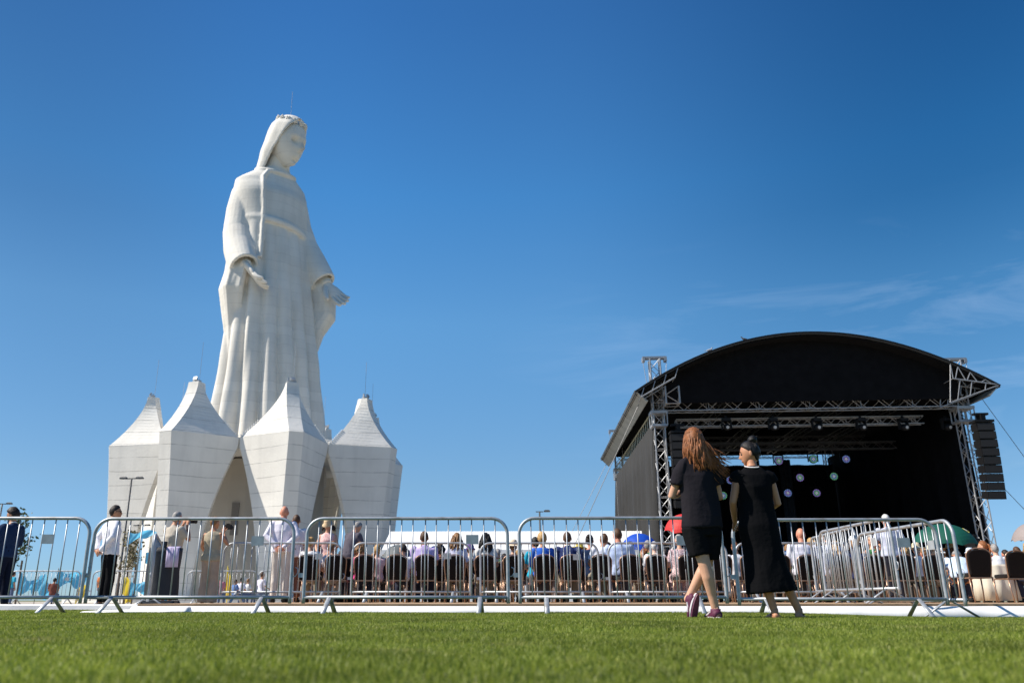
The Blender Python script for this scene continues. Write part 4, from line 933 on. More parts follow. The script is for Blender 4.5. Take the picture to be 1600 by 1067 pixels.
def figure(loc, rz, label, pose='sit', H=1.7, fem=False, top=((.8, .8, .8), 'short'), bottom=((.05, .05, .06), 'trousers'), hair='brown', hstyle='short', skin='light',
           yaw=0, pitch=0, roll=0, lean=0, slean=0, arms=None, legs=None, shoes=(.03, .03, .03), hat=None, belly=0.0, face=False, det=False, wide=1.0, cat='person', extra=None, topm=None, botm=None, seed=None, name='person', group=None, hairlen=0.24):
    global FIGN
    FIGN += 1; seed = seed if seed is not None else FIGN
    s = H/1.7; root = empty(name, loc, rz, label, cat, group)
    vox = 0.0095 if det else 0.017
    sk = skin_m(skin)
    # --- spine
    if pose == 'sit':
        z0 = 0.53; sp_ = [(0, 0, z0-0.06), (0, 0, z0), (0, .0, z0+.14), (0, 0, z0+.32), (0, -.01, z0+.435), (0, -.01, z0+.49), (0, 0, z0+.535)]; hc = Vector((0, .02, z0+.665))
    else:
        z0 = 0.93; sp_ = [(0, 0, z0-0.07), (0, 0, z0), (0, 0, z0+.15), (0, 0, z0+.33), (0, -.012, z0+.445), (0, -.012, z0+.50), (0, 0, z0+.545)]; hc = Vector((0, .02, z0+.665))
    Ml = Matrix.Rotation(-lean, 3, 'X') @ Matrix.Rotation(slean, 3, 'Y'); piv = Vector((0, 0, z0))
    def T(p, k=1.0):
        p = Vector(p)
        if p.z > z0: p = piv+Ml @ (p-piv)
        return p*s
    RX = [.15, .175, .128, .152, .150, .078, .047] if fem else [.145, .165, .15, .178, .172, .088, .057]
    RY = [.10, .12, .092, .115, .078, .052, .046] if fem else [.10, .112, .104, .122, .088, .06, .054]
    RX = [a*wide for a in RX[:5]]+RX[5:]; RY = [a*(1+belly*(1 if i in (1, 2, 3) else .3)) for i, a in enumerate(RY)]
    spine = [T(p) for p in sp_]; spine = [p+Vector((0, belly*0.04*s if 1 <= i <= 3 else 0, 0)) for i, p in enumerate(spine)]
    def torso(mb, g, i0=0, i1=7, gz_=0.0, nn=20, fold=None):
        # smooth resample
        P = spine[i0:i1]; A = [r*s+g for r in RX[i0:i1]]; B = [r*s+g for r in RY[i0:i1]]; pts = []; a = []; b = []
        for i in range(len(P)-1):
            for t in (0, .5): pts.append(P[i].lerp(P[i+1], t)); tt = t; a.append(lerp(A[i], A[i+1], tt)); b.append(lerp(B[i], B[i+1], tt))
        pts.append(P[-1]); a.append(A[-1]); b.append(B[-1]); mb.sweep(pts, a, b, n=nn, fold=fold)
    zs = z0+(.435 if fem else .44); sx_ = (.155 if fem else .178)*wide
    def AR(side):
        sh = T((side*sx_, -.012, zs))
        d = (arms or {}).get('L' if side < 0 else 'R')
        if d: el, wr, hd, hn = d
        elif pose == 'sit': el, wr, hd, hn = (.235, .06, z0+.17), (.13, .27, z0+.13), (-.3, 1, -.25), (0, -.2, -1)
        else: el, wr, hd, hn = (.225, -.02, z0+.17), (.235, .05, z0-.06), (0, .15, -1), (-1, 0, 0)
        q = lambda v: T((side*v[0], v[1], v[2]))
        return sh, q(el), q(wr), Vector((side*hd[0], hd[1], hd[2])), Vector((side*hn[0], hn[1], hn[2]))
    ra = (.043, .036, .024) if fem else (.052, .043, .029)
    if legs is None:
        if pose == 'sit': legs = {'L': ((.09, 0, z0-.02), (.12, .42, z0-.03), (.12, .40, .09), (0.05, 1, 0)), 'R': ((.09, 0, z0-.02), (.12, .42, z0-.03), (.12, .40, .09), (0.05, 1, 0))}
        else: legs = {'L': ((.088, 0, z0-.04), (.095, .02, .49), (.10, -.01, .085), (0.15, 1, 0)), 'R': ((.088, 0, z0-.04), (.095, .02, .49), (.10, -.01, .085), (0.15, 1, 0))}
    LG = {}
    for k, sd in (('L', -1), ('R', 1)):
        h, kn, an, ft = legs[k]; LG[k] = tuple(Vector((sd*v[0], v[1], v[2]))*s for v in (h, kn, an))+(Vector((sd*ft[0], ft[1], ft[2])).normalized(),)
    rl = (.088, .057, .054, .036) if fem else (.086, .06, .056, .038)
    # --- body
    mb = MB(); torso(mb, 0.0)
    mb.sweep([spine[5], spine[6], spine[6].lerp(hc if False else T(hc), .55)], [.055*s if fem else .062*s, .049*s if fem else .057*s, .045*s if fem else .053*s], n=14, dome=True)
    for sd in (-1, 1):
        sh, el, wr, hd, hn = AR(sd)
        limb(mb, [sh, sh.lerp(el, .5), el, el.lerp(wr, .35), wr], [ra[0]*s*1.1, ra[0]*s*.95, ra[1]*s, ra[1]*s*.98, ra[2]*s])
    for k in 'LR':
        h, kn, an, ft = LG[k]; cf = kn.lerp(an, .32)+Vector((0, -.012*s, 0))
        limb(mb, [h, h.lerp(kn, .5), kn, cf, kn.lerp(an, .7), an], [rl[0]*s, rl[0]*s*.84, rl[1]*s, rl[2]*s*(1.04), rl[3]*s*1.15, rl[3]*s])
    body = remesh(mb, vox, 'body', sk, root, 3)
    extra_mb = MB(); HC_ = T(hc); HM = Ml @ Matrix.Rotation(yaw, 3, 'Z') @ Matrix.Rotation(-pitch, 3, 'X') @ Matrix.Rotation(roll, 3, 'Y')
    head(extra_mb, HC_, HM, s*(1.0), det or face)
    for sd in (-1, 1):
        sh, el, wr, hd, hn = AR(sd); hand(extra_mb, wr, hd, hn, -sd if True else sd, s*(.9 if fem else 1.0), .45)
    if shoes is None or shoes == 'sandal':
        for k in 'LR':
            h, kn, an, ft = LG[k]; foot_mesh(extra_mb, an, ft, s, 0.0)
    join_mesh(body, extra_mb)
    if face:
        mb = MB()
        for sd in (-1, 1): mb.ball(HC_+HM @ (Vector((sd*.029, .083, .003))*s), .010*s, 8, 6)
        mb.build('eyes', mat('eye_dark', (0.03, 0.02, 0.015), 0.25), root, True)
        mb = MB(); mb.sweep([HC_+HM @ (Vector((x, .1005-abs(x)*.35, -.066))*s) for x in (-.022, -.01, 0, .01, .022)], [.0015, .0025, .003, .0025, .0015], n=6); mb.build('lips', mat('lips', (.42, .14, .12), .5), root, True)
        mb = MB()
        for sd in (-1, 1): mb.sweep([HC_+HM @ (Vector((sd*x, .0905-x*.35+.008, z))*s) for x, z in ((.014, .026), (.028, .031), (.044, .025))], [.002, .0035, .0015], n=5)
        mb.build('eyebrows', hair_m(hair if hair in HAIR else 'brown'), root)
    # --- shoes
    if shoes and shoes != 'sandal':
        for k in 'LR':
            h, kn, an, ft = LG[k]; mb = MB(); foot_mesh(mb, an, ft, s, .008, True); o = mb.build('shoe', cl(shoes), root, True)
            sm = MB(); foot_sole(sm, an, ft, s); sm.build('sole', cl((.65, .64, .62) if det else (.04, .04, .04)), o)
    # --- bottom
    bc, bk = bottom; bm_ = botm or cl(bc); g = .012*s
    if bk in ('trousers', 'shorts', 'wide'):
        mb = MB(); torso(mb, g, 0, 3)
        for k in 'LR':
            h, kn, an, ft = LG[k]
            if bk == 'shorts':
                e = h.lerp(kn, .80); mb.sweep([h+(h-e).normalized()*.02, h.lerp(e, .5), e], [rl[0]*s*1.12, rl[0]*s*1.1+.004, rl[0]*s*.92+.004], n=16)
            else:
                wd = 1.0 if bk == 'trousers' else 1.75
                hem = kn.lerp(an, .96); mb.sweep([h+(h-kn).normalized()*.02, h.lerp(kn, .5), kn, kn.lerp(hem, .4), hem], [rl[0]*s*1.14, rl[0]*s*1.0, (rl[1]+.016)*s*(1+.25*(wd-1)), (rl[2]+.016)*s*(1+.6*(wd-1)), (rl[3]+.020)*s*wd], n=16)
        mb.ball(spine[0]+Vector((0, 0, -.01)), (.13*s, .10*s, .08*s), 14, 10)
        remesh(mb, vox, bk if bk != 'wide' else 'trousers', bm_, root, 2, folds(.004*s, 9, seed))
    elif bk == 'skirt':
        mb = MB(); kn = (LG['L'][1]+LG['R'][1])/2
        if pose == 'sit':
            mb.sweep([spine[2], spine[1], spine[0]+Vector((0, .1, 0)), (spine[0]+kn)/2+Vector((0, .02, .02)), kn+Vector((0, .03, .0))], [RX[2]*s+g, RX[1]*s+g, .2*s, .2*s, .2*s], [RY[2]*s+g, RY[1]*s+g, .11*s, .09*s, .09*s], n=20)
        else: mb.sweep([spine[2], spine[1], spine[0], kn+Vector((0, 0, .05))], [RX[2]*s+g, RX[1]*s+g, RX[1]*s+2*g, RX[1]*s+5*g], [RY[2]*s+g, RY[1]*s+g, RY[1]*s+2*g, RY[1]*s+4*g], n=28, fold=lambda t, a: 1+.05*t*math.sin(7*a))
        remesh(mb, vox, 'skirt', bm_, root, 2, folds(.004*s, 9, seed))
    # --- top
    tc_, tk = top; tm = topm or cl(tc_); g2 = .017*s
    mb = MB(); torso(mb, g2, 1 if pose == 'stand' else 0, 6)
    if pose == 'stand' and tk != 'vest_in': mb.sweep([spine[1]+Vector((0, 0, .04)), spine[1], spine[0].lerp(spine[1], .1)], [RX[1]*s+g2, RX[1]*s+g2*1.3, RX[1]*s+g2*1.4], [RY[1]*s+g2, RY[1]*s+g2*1.3, RY[1]*s+g2*1.4], n=20)
    for sd in (-1, 1):
        sh, el, wr, hd, hn = AR(sd)
        if tk == 'short': e = sh.lerp(el, .72); mb.sweep([sh+(sh-el).normalized()*.012, sh.lerp(e, .5), e], [ra[0]*s*1.22+.008, ra[0]*s*1.15+.008, ra[0]*s*1.05+.016], n=14)
        elif tk in ('long', 'jacket'):
            j = .007 if tk == 'jacket' else 0; w_ = el.lerp(wr, .97); mb.sweep([sh+(sh-el).normalized()*.012, sh.lerp(el, .5), el, el.lerp(w_, .5), w_], [ra[0]*s*1.22+.008+j, ra[0]*s*1.1+.008+j, ra[1]*s+.014+j, ra[1]*s*.85+.013+j, ra[2]*s+.012+j], n=14)
        elif tk == 'cap': e = sh.lerp(el, .25); mb.sweep([sh+(sh-el).normalized()*.01, e], [ra[0]*s*1.2+.006, ra[0]*s*1.15+.01], n=14)
        mb.ball(sh, ra[0]*s*1.2+.008 if tk != 'none' else ra[0]*s*.8, 10, 8)
    # collar
    if tk in ('short', 'long', 'jacket') and not fem: mb.sweep([spine[5]+Vector((0, 0, -.005)), spine[5].lerp(spine[6], .55)], [.073*s, .066*s], n=16)
    remesh(mb, vox, {'short': 'shirt', 'long': 'shirt', 'jacket': 'jacket', 'none': 'sleeveless_top', 'cap': 'blouse'}.get(tk, 'shirt'), tm, root, 2, folds(.0055*s, 8.5, seed*1.7))
    if tk == 'jacket':
        mb = MB(); mb.sweep([spine[5].lerp(spine[6], .35), spine[5].lerp(spine[6], .75)], [.070*s, .063*s], n=16); mb.build('collar', cl((.8, .8, .8)), root, True)
    # --- hair, hat
    if hstyle != 'bald' and hstyle is not None:
        mb = MB(); st = {'ponytail': 'bun', 'bob': 'long'}.get(hstyle, hstyle); hair_cap(mb, HC_, HM, s, st, seed)
        if hstyle in ('long', 'bob'):
            strands(mb, HC_, HM, s, 46, hairlen if hstyle == 'long' else .15, .05, seed, r0=.014)
        if hstyle == 'bun': mb.ball(HC_+HM @ (Vector((0, -.085, .07))*s), .038*s, 14, 10, fn=lambda d, p: p*(1+.12*noise.noise(d*3)))
        if hstyle == 'ponytail': mb.sweep([HC_+HM @ (Vector(v)*s) for v in ((0, -.085, .05), (0, -.125, .03), (.01, -.135, -.05), (.015, -.12, -.14), (.01, -.11, -.19))], [.018*s, .026*s, .028*s, .022*s, .006*s], n=10)
        mb.build('hair', hair_m(hair), root, True)
    if hat:
        kind, hcol = hat; mb = MB(); hm = cl(hcol)
        P_ = lambda v: HC_+HM @ (Vector(v)*s)
        if kind == 'straw':
            mb.loft([[P_((r*math.cos(a), r*math.sin(a)*1.12-.005, z+.012*math.cos(2*a)*(r > .12))) for a in [2*math.pi*k/28 for k in range(28)]] for r, z in ((.02, .175), (.05, .172), (.078, .15), (.088, .10), (.092, .055), (.13, .05), (.185, .040), (.187, .034), (.13, .042), (.088, .046), (.08, .05))])
        elif kind == 'bucket':
            mb.loft([[P_((r*math.cos(a), r*math.sin(a)*1.15-.004, z)) for a in [2*math.pi*k/28 for k in range(28)]] for r, z in ((.02, .142), (.06, .136), (.083, .10), (.09, .05), (.128, .012), (.127, .006), (.088, .04))])
        elif kind == 'cap':
            mb.loft([[P_((r*math.cos(a), r*math.sin(a)*1.18-.002, z)) for a in [2*math.pi*k/28 for k in range(28)]] for r, z in ((.01, .142), (.045, .135), (.072, .105), (.083, .065), (.086, .03), (.08, .03))])
            mb.loft([[P_((x*.075, .088+y*.085-.03*x*x, .036-.02*y-.012*x*x+dz)) for x in (-1, -.6, -.2, .2, .6, 1)]+[P_((x*.075, .088+y*.085-.03*x*x, .030-.02*y-.012*x*x+dz)) for x in (1, .6, .2, -.2, -.6, -1)] for y, dz in ((0, 0), (.5, 0), (.9, 0))])
        mb.build('hat', hm, root, True)
    if extra: extra(root, T, s, HC_, HM, AR, spine)
    return root
FIGN = 0
def foot_mesh(mb, an, ft, s, g, shoe=False):
    f = ft; up = Vector((0, 0, 1)); up = (up-f*up.dot(f))
    if up.length < .3: up = Vector((0, 1, 0))-f*f.y
    up.normalize(); side = f.cross(up); b = an-up*(.045*s)
    P = lambda a, h: b+f*a*s+up*h*s
    mb.sweep([P(-.058, -.008), P(-.05, -.006), P(-.01, .0), P(.05, -.006), P(.11, -.014), P(.155, -.020), P(.172, -.024)], [(x*s+g) for x in (.018, .031, .035, .038, .044, .036, .016)], [(x*s+g*.8) for x in (.014, .030, .040, .034, .024, .016, .008)], side=side, n=14)
    if not shoe: mb.sweep([an+up*.02*s, P(.0, .0)], [.036*s, .036*s], n=12)
    else: mb.sweep([an+up*.0*s, P(.0, -.01)], [.046*s, .044*s], n=12)
def foot_sole(mb, an, ft, s):
    f = ft; up = Vector((0, 0, 1)); up = (up-f*up.dot(f))
    if up.length < .3: up = Vector((0, 1, 0))-f*f.y
    up.normalize(); side = f.cross(up); b = an-up*(.045*s)
    rings = []
    for h in (-.048, -.034):
        rings.append([b+f*(.057+.128*math.cos(a))*s+side*(.040+.006*math.cos(a))*math.sin(a)*s+up*h*s for a in [2*math.pi*k/20 for k in range(20)]])
    mb.loft(rings)
# ------------------------------------------------------------------ the two women at the barrier
W1 = (2.10, 7.5, 0.0)
def w1x(root, T, s, HC_, HM, AR, spine):
    mb = MB(); rnd = random.Random(4)
    hair_cap(mb, HC_, HM, s*1.04, 'long', 3)
    strands(mb, HC_, HM, s, 300, .31, .035, 11, wind=(.07, 0, .01), r0=.0078, wave=.011, back=.05)
    for k in range(85):     # wisps blown to the right
        y0 = rnd.uniform(-.09, .0); z = rnd.uniform(-.10, .04); pts = []; ph = rnd.uniform(0, 6); a = rnd.uniform(.13, .26); dz = rnd.uniform(.16, .30)
        for i in range(9):
            t = i/8; pts.append(HC_+Vector((.045+a*t**1.3+.011*math.sin(8*t+ph), y0-.03*t+.01*math.cos(7*t+ph), z-dz*t**.95+.012*math.sin(6*t+ph))))
        mb.sweep(pts, [.0055*(1-i/8)**.6+.0008 for i in range(9)], [.0035*(1-i/8)**.6+.0006 for i in range(9)], n=5)
    mb.build('hair', hair_m('auburn'), root, True)
    sh, el, wr, hd, hn = AR(-1); q = sh.lerp(el, .5)
    mb = MB()
    for j in range(3): mb.box(q+Vector((-.0655-.004*j*0, -.005, .012-.018*j)), (.004, .03, .009))
    mb.build('sleeve_print', cl((.45, .45, .45)), root)
w1 = figure(W1, R(2), 'woman with windblown auburn hair in black T-shirt and shorts, legs crossed, in purple sneakers', 'stand', 1.70, True, ((.016, .015, .018), 'tee'), ((.009, .009, .010), 'none'), 'auburn', None, 'light', yaw=R(-8), pitch=R(3), lean=R(-1), det=True, shoes=None, extra=w1x, name='person', wide=.88,
    arms={'L': ((.235, .07, 1.085), (.05, .235, 1.16), (-.9, .2, .45), (0, -1, 0)), 'R': ((.225, .08, 1.075), (.05, .24, 1.10), (-1, .15, .1), (0, -1, 0))},
    legs={'L': ((.075, 0, .88), (.012, -.035, .475), (-.062, -.01, .085), (.1, 1, 0)), 'R': ((.085, .02, .88), (.055, .10, .485), (-.125, .165, .17), (-.18, .25, -.95))})
s1 = 1.0
# loose T-shirt and shorts, built as garments with their own cut
def garment(root, name, parts, vox, m, fd):
    mb = MB()
    for p in parts: mb.sweep(p[0], p[1], p[2], n=24, fold=p[3] if len(p) > 3 else None)
    return remesh(mb, vox, name, m, root, 2, fd)
for ch in list(w1.children):
    if ch.name.startswith('shirt') or ch.name.startswith('trousers'): bpy.data.objects.remove(ch)
garment(w1, 't_shirt', [
    ([(0.01, 0, .79), (0.01, 0, .80), (.01, 0, .95), (.005, 0, 1.12), (0, 0, 1.27), (0, -.01, 1.37), (0, -.01, 1.425), (0, -.003, 1.445)], [.182, .183, .178, .170, .172, .165, .115, .078], [.140, .141, .135, .128, .128, .098, .068, .055], lambda t, a: 1+.018*(1-t)*math.sin(5*a+1)),
    ([(-.06, -.012, 1.385), (-.12, -.012, 1.365), (-.158, -.005, 1.31), (-.188, .015, 1.19)], [.064, .072, .070, .069], [.06, .068, .069, .067]),
    ([(.06, -.012, 1.385), (.12, -.012, 1.365), (.158, -.005, 1.31), (.188, .02, 1.19)], [.064, .072, .070, .069], [.06, .068, .069, .067])], .0095, cl((.019, .017, .021)), folds(.010, 6.5, 2.2))
garment(w1, 'shorts', [
    ([(0, 0, .97), (.01, 0, .90), (.015, 0, .80), (.015, 0, .72)], [.13, .155, .168, .165], [.10, .115, .122, .115]),
    ([(-.07, 0, .80), (-.055, -.01, .68), (-.035, -.018, .545)], [.112, .108, .098], [.112, .105, .095]),
    ([(.085, .01, .80), (.082, .03, .66), (.072, .055, .52)], [.102, .095, .082], [.108, .10, .088])], .0095, cl((.009, .009, .010)), folds(.006, 8, 5.1))
# sneakers: maroon upper, pale stripe, sole with tread
for an, ft, nm in ((Vector((.062, -.01, .085)), Vector((-.1, 1, 0)).normalized(), 'a'), (Vector((-.125, .165, .17)), Vector((-.18, .25, -.95)).normalized(), 'b')):
    mb = MB(); foot_mesh(mb, an, ft, 1.0, .010, True); sh = mb.build('sneaker', mat('maroon_knit', (.10, .012, .045), .7, noise_amt=.2, scale=60), w1, True)
    mb = MB(); foot_sole(mb, an, ft, 1.06); mb.build('sole', mat('maroon_sole', (.13, .03, .07), .6), sh)
    f = ft; up = Vector((0, 0, 1)); up = up-f*up.dot(f)
    up.normalize(); sd = f.cross(up); b = an-up*.045
    mb = MB(); rings = []
    for h in (-.036, -.022):
        rings.append([b+f*(.057+.134*math.cos(a))+sd*(.048+.006*math.cos(a))*math.sin(a)+up*h for a in [2*math.pi*k/22 for k in range(22)]])
    mb.loft(rings); mb.build('midsole', cl((.72, .66, .68)), sh)
    mb = MB()
    for q in (-1, 1): mb.sweep([b+f*.02+sd*q*.044+up*.02, b+f*.06+sd*q*.047+up*.0, b+f*.10+sd*q*.050+up*-.012], [.006, .007, .005], n=6)
    mb.build('stripe', cl((.75, .7, .72)), sh)
w1.scale = (.985, .985, .985)
W2 = (2.62, 7.5, 0.0)
def w2x(root, T, s, HC_, HM, AR, spine):
    mb = MB(); hair_cap(mb, HC_, HM, s*1.01, 'bun', 8)
    mb.ball(HC_+HM @ Vector((0, -.055, .118)), (.045, .043, .040), 22, 16, M=HM, fn=lambda d, p: p*(1+.10*noise.noise(d*4)+.05*math.sin(9*d.z+5*d.x)))
    rnd = random.Random(5)
    for k in range(26):
        a = rnd.uniform(-1.4, 1.4); p0 = HC_+HM @ Vector((.078*math.sin(a), -.09*math.cos(a), rnd.uniform(-.05, .02))); p1 = HC_+HM @ Vector((.05*math.sin(a), -.10*math.cos(a)*.8, .075)); p2 = HC_+HM @ Vector((.02*math.sin(a), -.06, .11))
        mb.sweep([p0, p0.lerp(p1, .5)+(p0-HC_).normalized()*.006, p1, p2], [.004, .007, .007, .004], n=5)
    for k in range(14):
        a = rnd.uniform(0, 6.28); c = HC_+HM @ Vector((0, -.055, .118)); d = Vector((math.cos(a), math.sin(a), rnd.uniform(0, .9))).normalized(); mb.sweep([c+d*.038, c+d*.05+Vector((.004, 0, .004)), c+d*.058+Vector((.012, 0, .002))], [.003, .002, .001], n=4)
    mb.build('hair', hair_m('black'), root, True)
    mb = MB(); c = spine[5].lerp(spine[6], .35)
    mb.loft([[c+Vector(((.068+dr)*math.cos(a), (.062+dr)*math.sin(a)-.004, .012+dz-.02*math.sin(a)*-1)) for a in [2*math.pi*k/30 for k in range(30)]] for dr, dz in ((0, -.007), (.004, 0), (0, .007), (-.003, 0))], closed=True); mb.build('lanyard', cl((.75, .72, .72)), root, True)
    mb = MB(); e = HC_+HM @ Vector((.083, -.012, -.045)); mb.ball(e, .007, 8, 6); mb.build('earring', mat('gold', (.8, .55, .2), .3, 1.0), root, True)
w2 = figure(W2, R(-3), 'woman in a long black dress with black hair in a bun, looking left', 'stand', 1.56, True, ((.007, .007, .008), 'dress'), ((.007, .007, .008), 'none'), 'black', None, 'tan', yaw=R(74), pitch=R(10), det=True, face=True, shoes='sandal', extra=w2x,
    arms={'L': ((.225, .0, 1.10), (.175, .19, .93), (-.2, .9, -.3), (-.6, 0, -.6)), 'R': ((.225, .03, 1.09), (.10, .24, 1.02), (-1, .25, 0), (0, -.6, -.6))},
    legs={'L': ((.085, 0, .88), (.035, -.02, .48), (-.055, -.04, .075), (.15, 1, 0)), 'R': ((.085, .0, .88), (.14, -.02, .48), (.29, -.02, .075), (.5, 1, 0))})
for ch in list(w2.children):
    if ch.name.startswith('shirt'): bpy.data.objects.remove(ch)
q = 1.56/1.7
garment(w2, 'dress', [
    ([(.05, -.02, .225), (.048, -.02, .25), (.03, -.01, .42), (.02, 0, .60), (0, 0, .80), (0, 0, .90), (0, 0, 1.02), (0, 0, 1.15), (0, -.01, 1.255), (0, -.01, 1.31), (0, -.004, 1.332)], [.222, .22, .19, .175, .180, .165, .148, .158, .158, .10, .075], [.15, .15, .14, .135, .135, .115, .105, .12, .09, .062, .052], lambda t, a: 1+.06*max(0, .38-t)*math.sin(6*a+.5)/.38),
    ([(-.11, -.01, 1.27), (-.155, -.01, 1.245), (-.185, -.005, 1.19)], [.048, .052, .052], [.048, .052, .05]),
    ([(.11, -.01, 1.27), (.155, -.01, 1.245), (.185, .0, 1.19)], [.048, .052, .052], [.048, .052, .05])], .0095, cl((.007, .007, .008)), folds(.006, 6, 9.3, (1, 1, .3)))
for sd, an, ft in ((-1, Vector((.055, -.04, .075))*q, Vector((-.15, 1, 0))), (1, Vector((.29, -.02, .075))*q, Vector((.5, 1, 0)))):
    ft = ft.normalized(); mb = MB(); foot_sole(mb, an, ft, .95)
    sdv = ft.cross(Vector((0, 0, 1))); b = an-Vector((0, 0, .045))
    mb.sweep([b+ft*.10-sdv*.045-Vector((0, 0, .03)), b+ft*.10+Vector((0, 0, .012)), b+ft*.10+sdv*.045-Vector((0, 0, .03))], [.008]*3, [.003]*3, n=6)
    mb.sweep([b-ft*.05+Vector((0, 0, .0)), b-ft*.0-sdv*.042+Vector((0, 0, .012)), b+ft*.03+Vector((0, 0, .035)), b-ft*.0+sdv*.042+Vector((0, 0, .012)), b-ft*.05], .004, n=6)
    mb.build('sandal', cl((.03, .02, .02)), w2)

# ------------------------------------------------------------------ standing people beyond the lawn
def P2(px, y, Y, z): v = at(px, y, Y); return (v.x, Y, z)
def shades(root, T, s, HC_, HM, AR, spine):
    mb = MB()
    for sd in (-1, 1):
        mb.ball(HC_+HM @ (Vector((sd*.032, .094, .006))*s), (.027*s, .009*s, .019*s), 12, 8, M=HM); mb.sweep([HC_+HM @ (Vector((sd*.055, .09, .01))*s), HC_+HM @ (Vector((sd*.082, .0, .006))*s)], .003, n=5)
    mb.sweep([HC_+HM @ (Vector((-.01, .105, .01))*s), HC_+HM @ (Vector((.01, .105, .01))*s)], .003, n=5); mb.build('sunglasses', mat('dark_lens', (.01, .01, .012), .15), root, True)
def bluetie(root, T, s, HC_, HM, AR, spine):
    mb = MB(); mb.sweep([spine[5]+Vector((0, .055, 0)), spine[4]+Vector((0, .105, 0)), spine[3]+Vector((0, .142, 0)), spine[2]+Vector((0, .135, 0))], [.02, .035, .045, .04], [.01, .006, .006, .006], n=8); mb.build('shirt_front', cl((.55, .60, .75)), root, True)
def camera_prop(root, T, s, HC_, HM, AR, spine):
    pass
NV = (.012, .028, .075)
figure(P2(14, 850, 14.4, 0), R(72), 'man in a dark blue suit with short curly dark hair at the left edge', 'stand', 1.68, False, (NV, 'jacket'), ((.010, .014, .03), 'trousers'), 'dark', 'curly', 'tan', yaw=R(25), pitch=R(12), face=True, extra=bluetie,
    arms={'L': ((.24, .02, 1.12), (.10, .24, 1.05), (-.8, .4, 0), (0, 0, -1)), 'R': ((.24, .02, 1.12), (.10, .25, 1.02), (-.8, .4, 0), (0, 0, -1))})
figure(P2(172, 860, 14.9, .02), R(-42), 'man in white shirt, black trousers and sunglasses with hands behind his back', 'stand', 1.77, False, ((.80, .78, .82), 'long'), ((.008, .008, .010), 'trousers'), 'dark', 'short', 'tan', yaw=R(-22), extra=shades, belly=.05, slean=R(-3),
    arms={'L': ((.26, -.13, 1.14), (.05, -.22, .93), (-.8, -.1, -.3), (0, 1, 0)), 'R': ((.26, -.10, 1.14), (.07, -.20, .92), (-.8, -.1, -.3), (0, 1, 0))})
pho1 = figure(P2(268, 860, 15.7, .02), R(-32), 'grey haired photographer in sand vest and beige shorts raising a camera', 'stand', 1.74, False, ((.50, .44, .36), 'short'), ((.36, .27, .18), 'shorts'), 'grey', 'short', 'tan', belly=.35, lean=R(2), pitch=R(2), shoes=(.02, .02, .02), wide=1.08,
    arms={'L': ((.20, .16, 1.22), (.06, .23, 1.50), (-.3, .2, 1), (0, 1, 0)), 'R': ((.24, .16, 1.20), (.07, .22, 1.50), (-.3, .2, 1), (0, 1, 0))})
pho2 = figure(P2(331, 860, 15.9, .02), R(-14), 'photographer in sleeveless khaki top and wide beige trousers with hair tied up', 'stand', 1.66, True, ((.40, .34, .24), 'none'), ((.42, .31, .23), 'wide'), 'lightbrown', 'bun', 'tan', yaw=R(-20), pitch=R(5), wide=1.08,
    arms={'L': ((.26, .05, 1.15), (.21, .16, .99), (-.4, .8, .1), (0, 0, -1)), 'R': ((.27, .10, 1.18), (.09, .22, 1.42), (-.3, .3, 1), (0, 1, 0))})
for ph, off, lb in ((pho1, Vector((0.03, .34, 1.60)), 'black camera held to the eye by the grey haired photographer'), (pho2, Vector((.12, .30, 1.50)), 'black camera held up by the sleeveless photographer')):
    M = Matrix.Rotation(ph.rotation_euler[2], 3, 'Z'); c = empty('photo_camera', Vector(ph.location)+M @ off, ph.rotation_euler[2], lb, 'camera')
    mb = MB(); mb.box((0, 0, 0), (.14, .06, .09)); mb.box((0, 0, .055), (.05, .05, .03)); mb.build('camera_body', blackg, c)
    mb = MB(); mb.sweep([(0, .02, 0), (0, .06, 0), (0, .14, 0)], [.036, .036, .042], n=14); mb.build('lens', blackg, c, True)
bag = MB(); bag.sweep([(0, 0, -.1), (0, 0, .1)], [.09, .10], [.05, .05], n=12); bo = remesh(bag, .012, 'shoulder_bag', blk); bo.location = Vector(pho1.location)+Vector((-.1, -.24, 1.08)); tag(bo, 'small black bag on the hip of the grey haired photographer', 'bag')
figure(P2(440, 860, 16.75, PH), R(4), 'bald man in white shirt and cream trousers, hands clasped behind him', 'stand', 1.86, False, ((.78, .74, .82), 'long'), ((.74, .66, .58), 'trousers'), 'brown', 'bald', 'red', belly=.08, wide=1.04,
    arms={'L': ((.29, -.10, 1.16), (.05, -.20, .95), (-.9, 0, -.2), (0, 1, 0)), 'R': ((.29, -.10, 1.16), (.05, -.23, .93), (-.9, 0, -.2), (0, 1, 0))})
figure(P2(460, 860, 17.9, PH), R(10), 'bald man in brown clothes half hidden behind the man in white', 'stand', 1.80, False, ((.70, .66, .70), 'short'), ((.16, .07, .05), 'trousers'), 'brown', 'receding', 'tan')
figure(P2(511, 860, 18.6, PH), R(172), 'woman in pale pink dress and straw bucket hat, standing and looking down', 'stand', 1.76, True, ((.75, .45, .42), 'none'), ((.75, .45, .42), 'skirt'), 'dark', 'bob', 'light', pitch=R(28), face=True, hat=('bucket', (.62, .46, .28)), topm=pattern_m('pink_check', (.78, .52, .48), (.68, .30, .30), 40), botm=pattern_m('pink_check', (.78, .52, .48), (.68, .30, .30), 40),
    arms={'L': ((.24, .03, 1.14), (.13, .22, 1.02), (-.5, .6, -.3), (0, 0, -1)), 'R': ((.24, .03, 1.14), (.15, .20, 1.0), (-.5, .6, -.3), (0, 0, -1))})
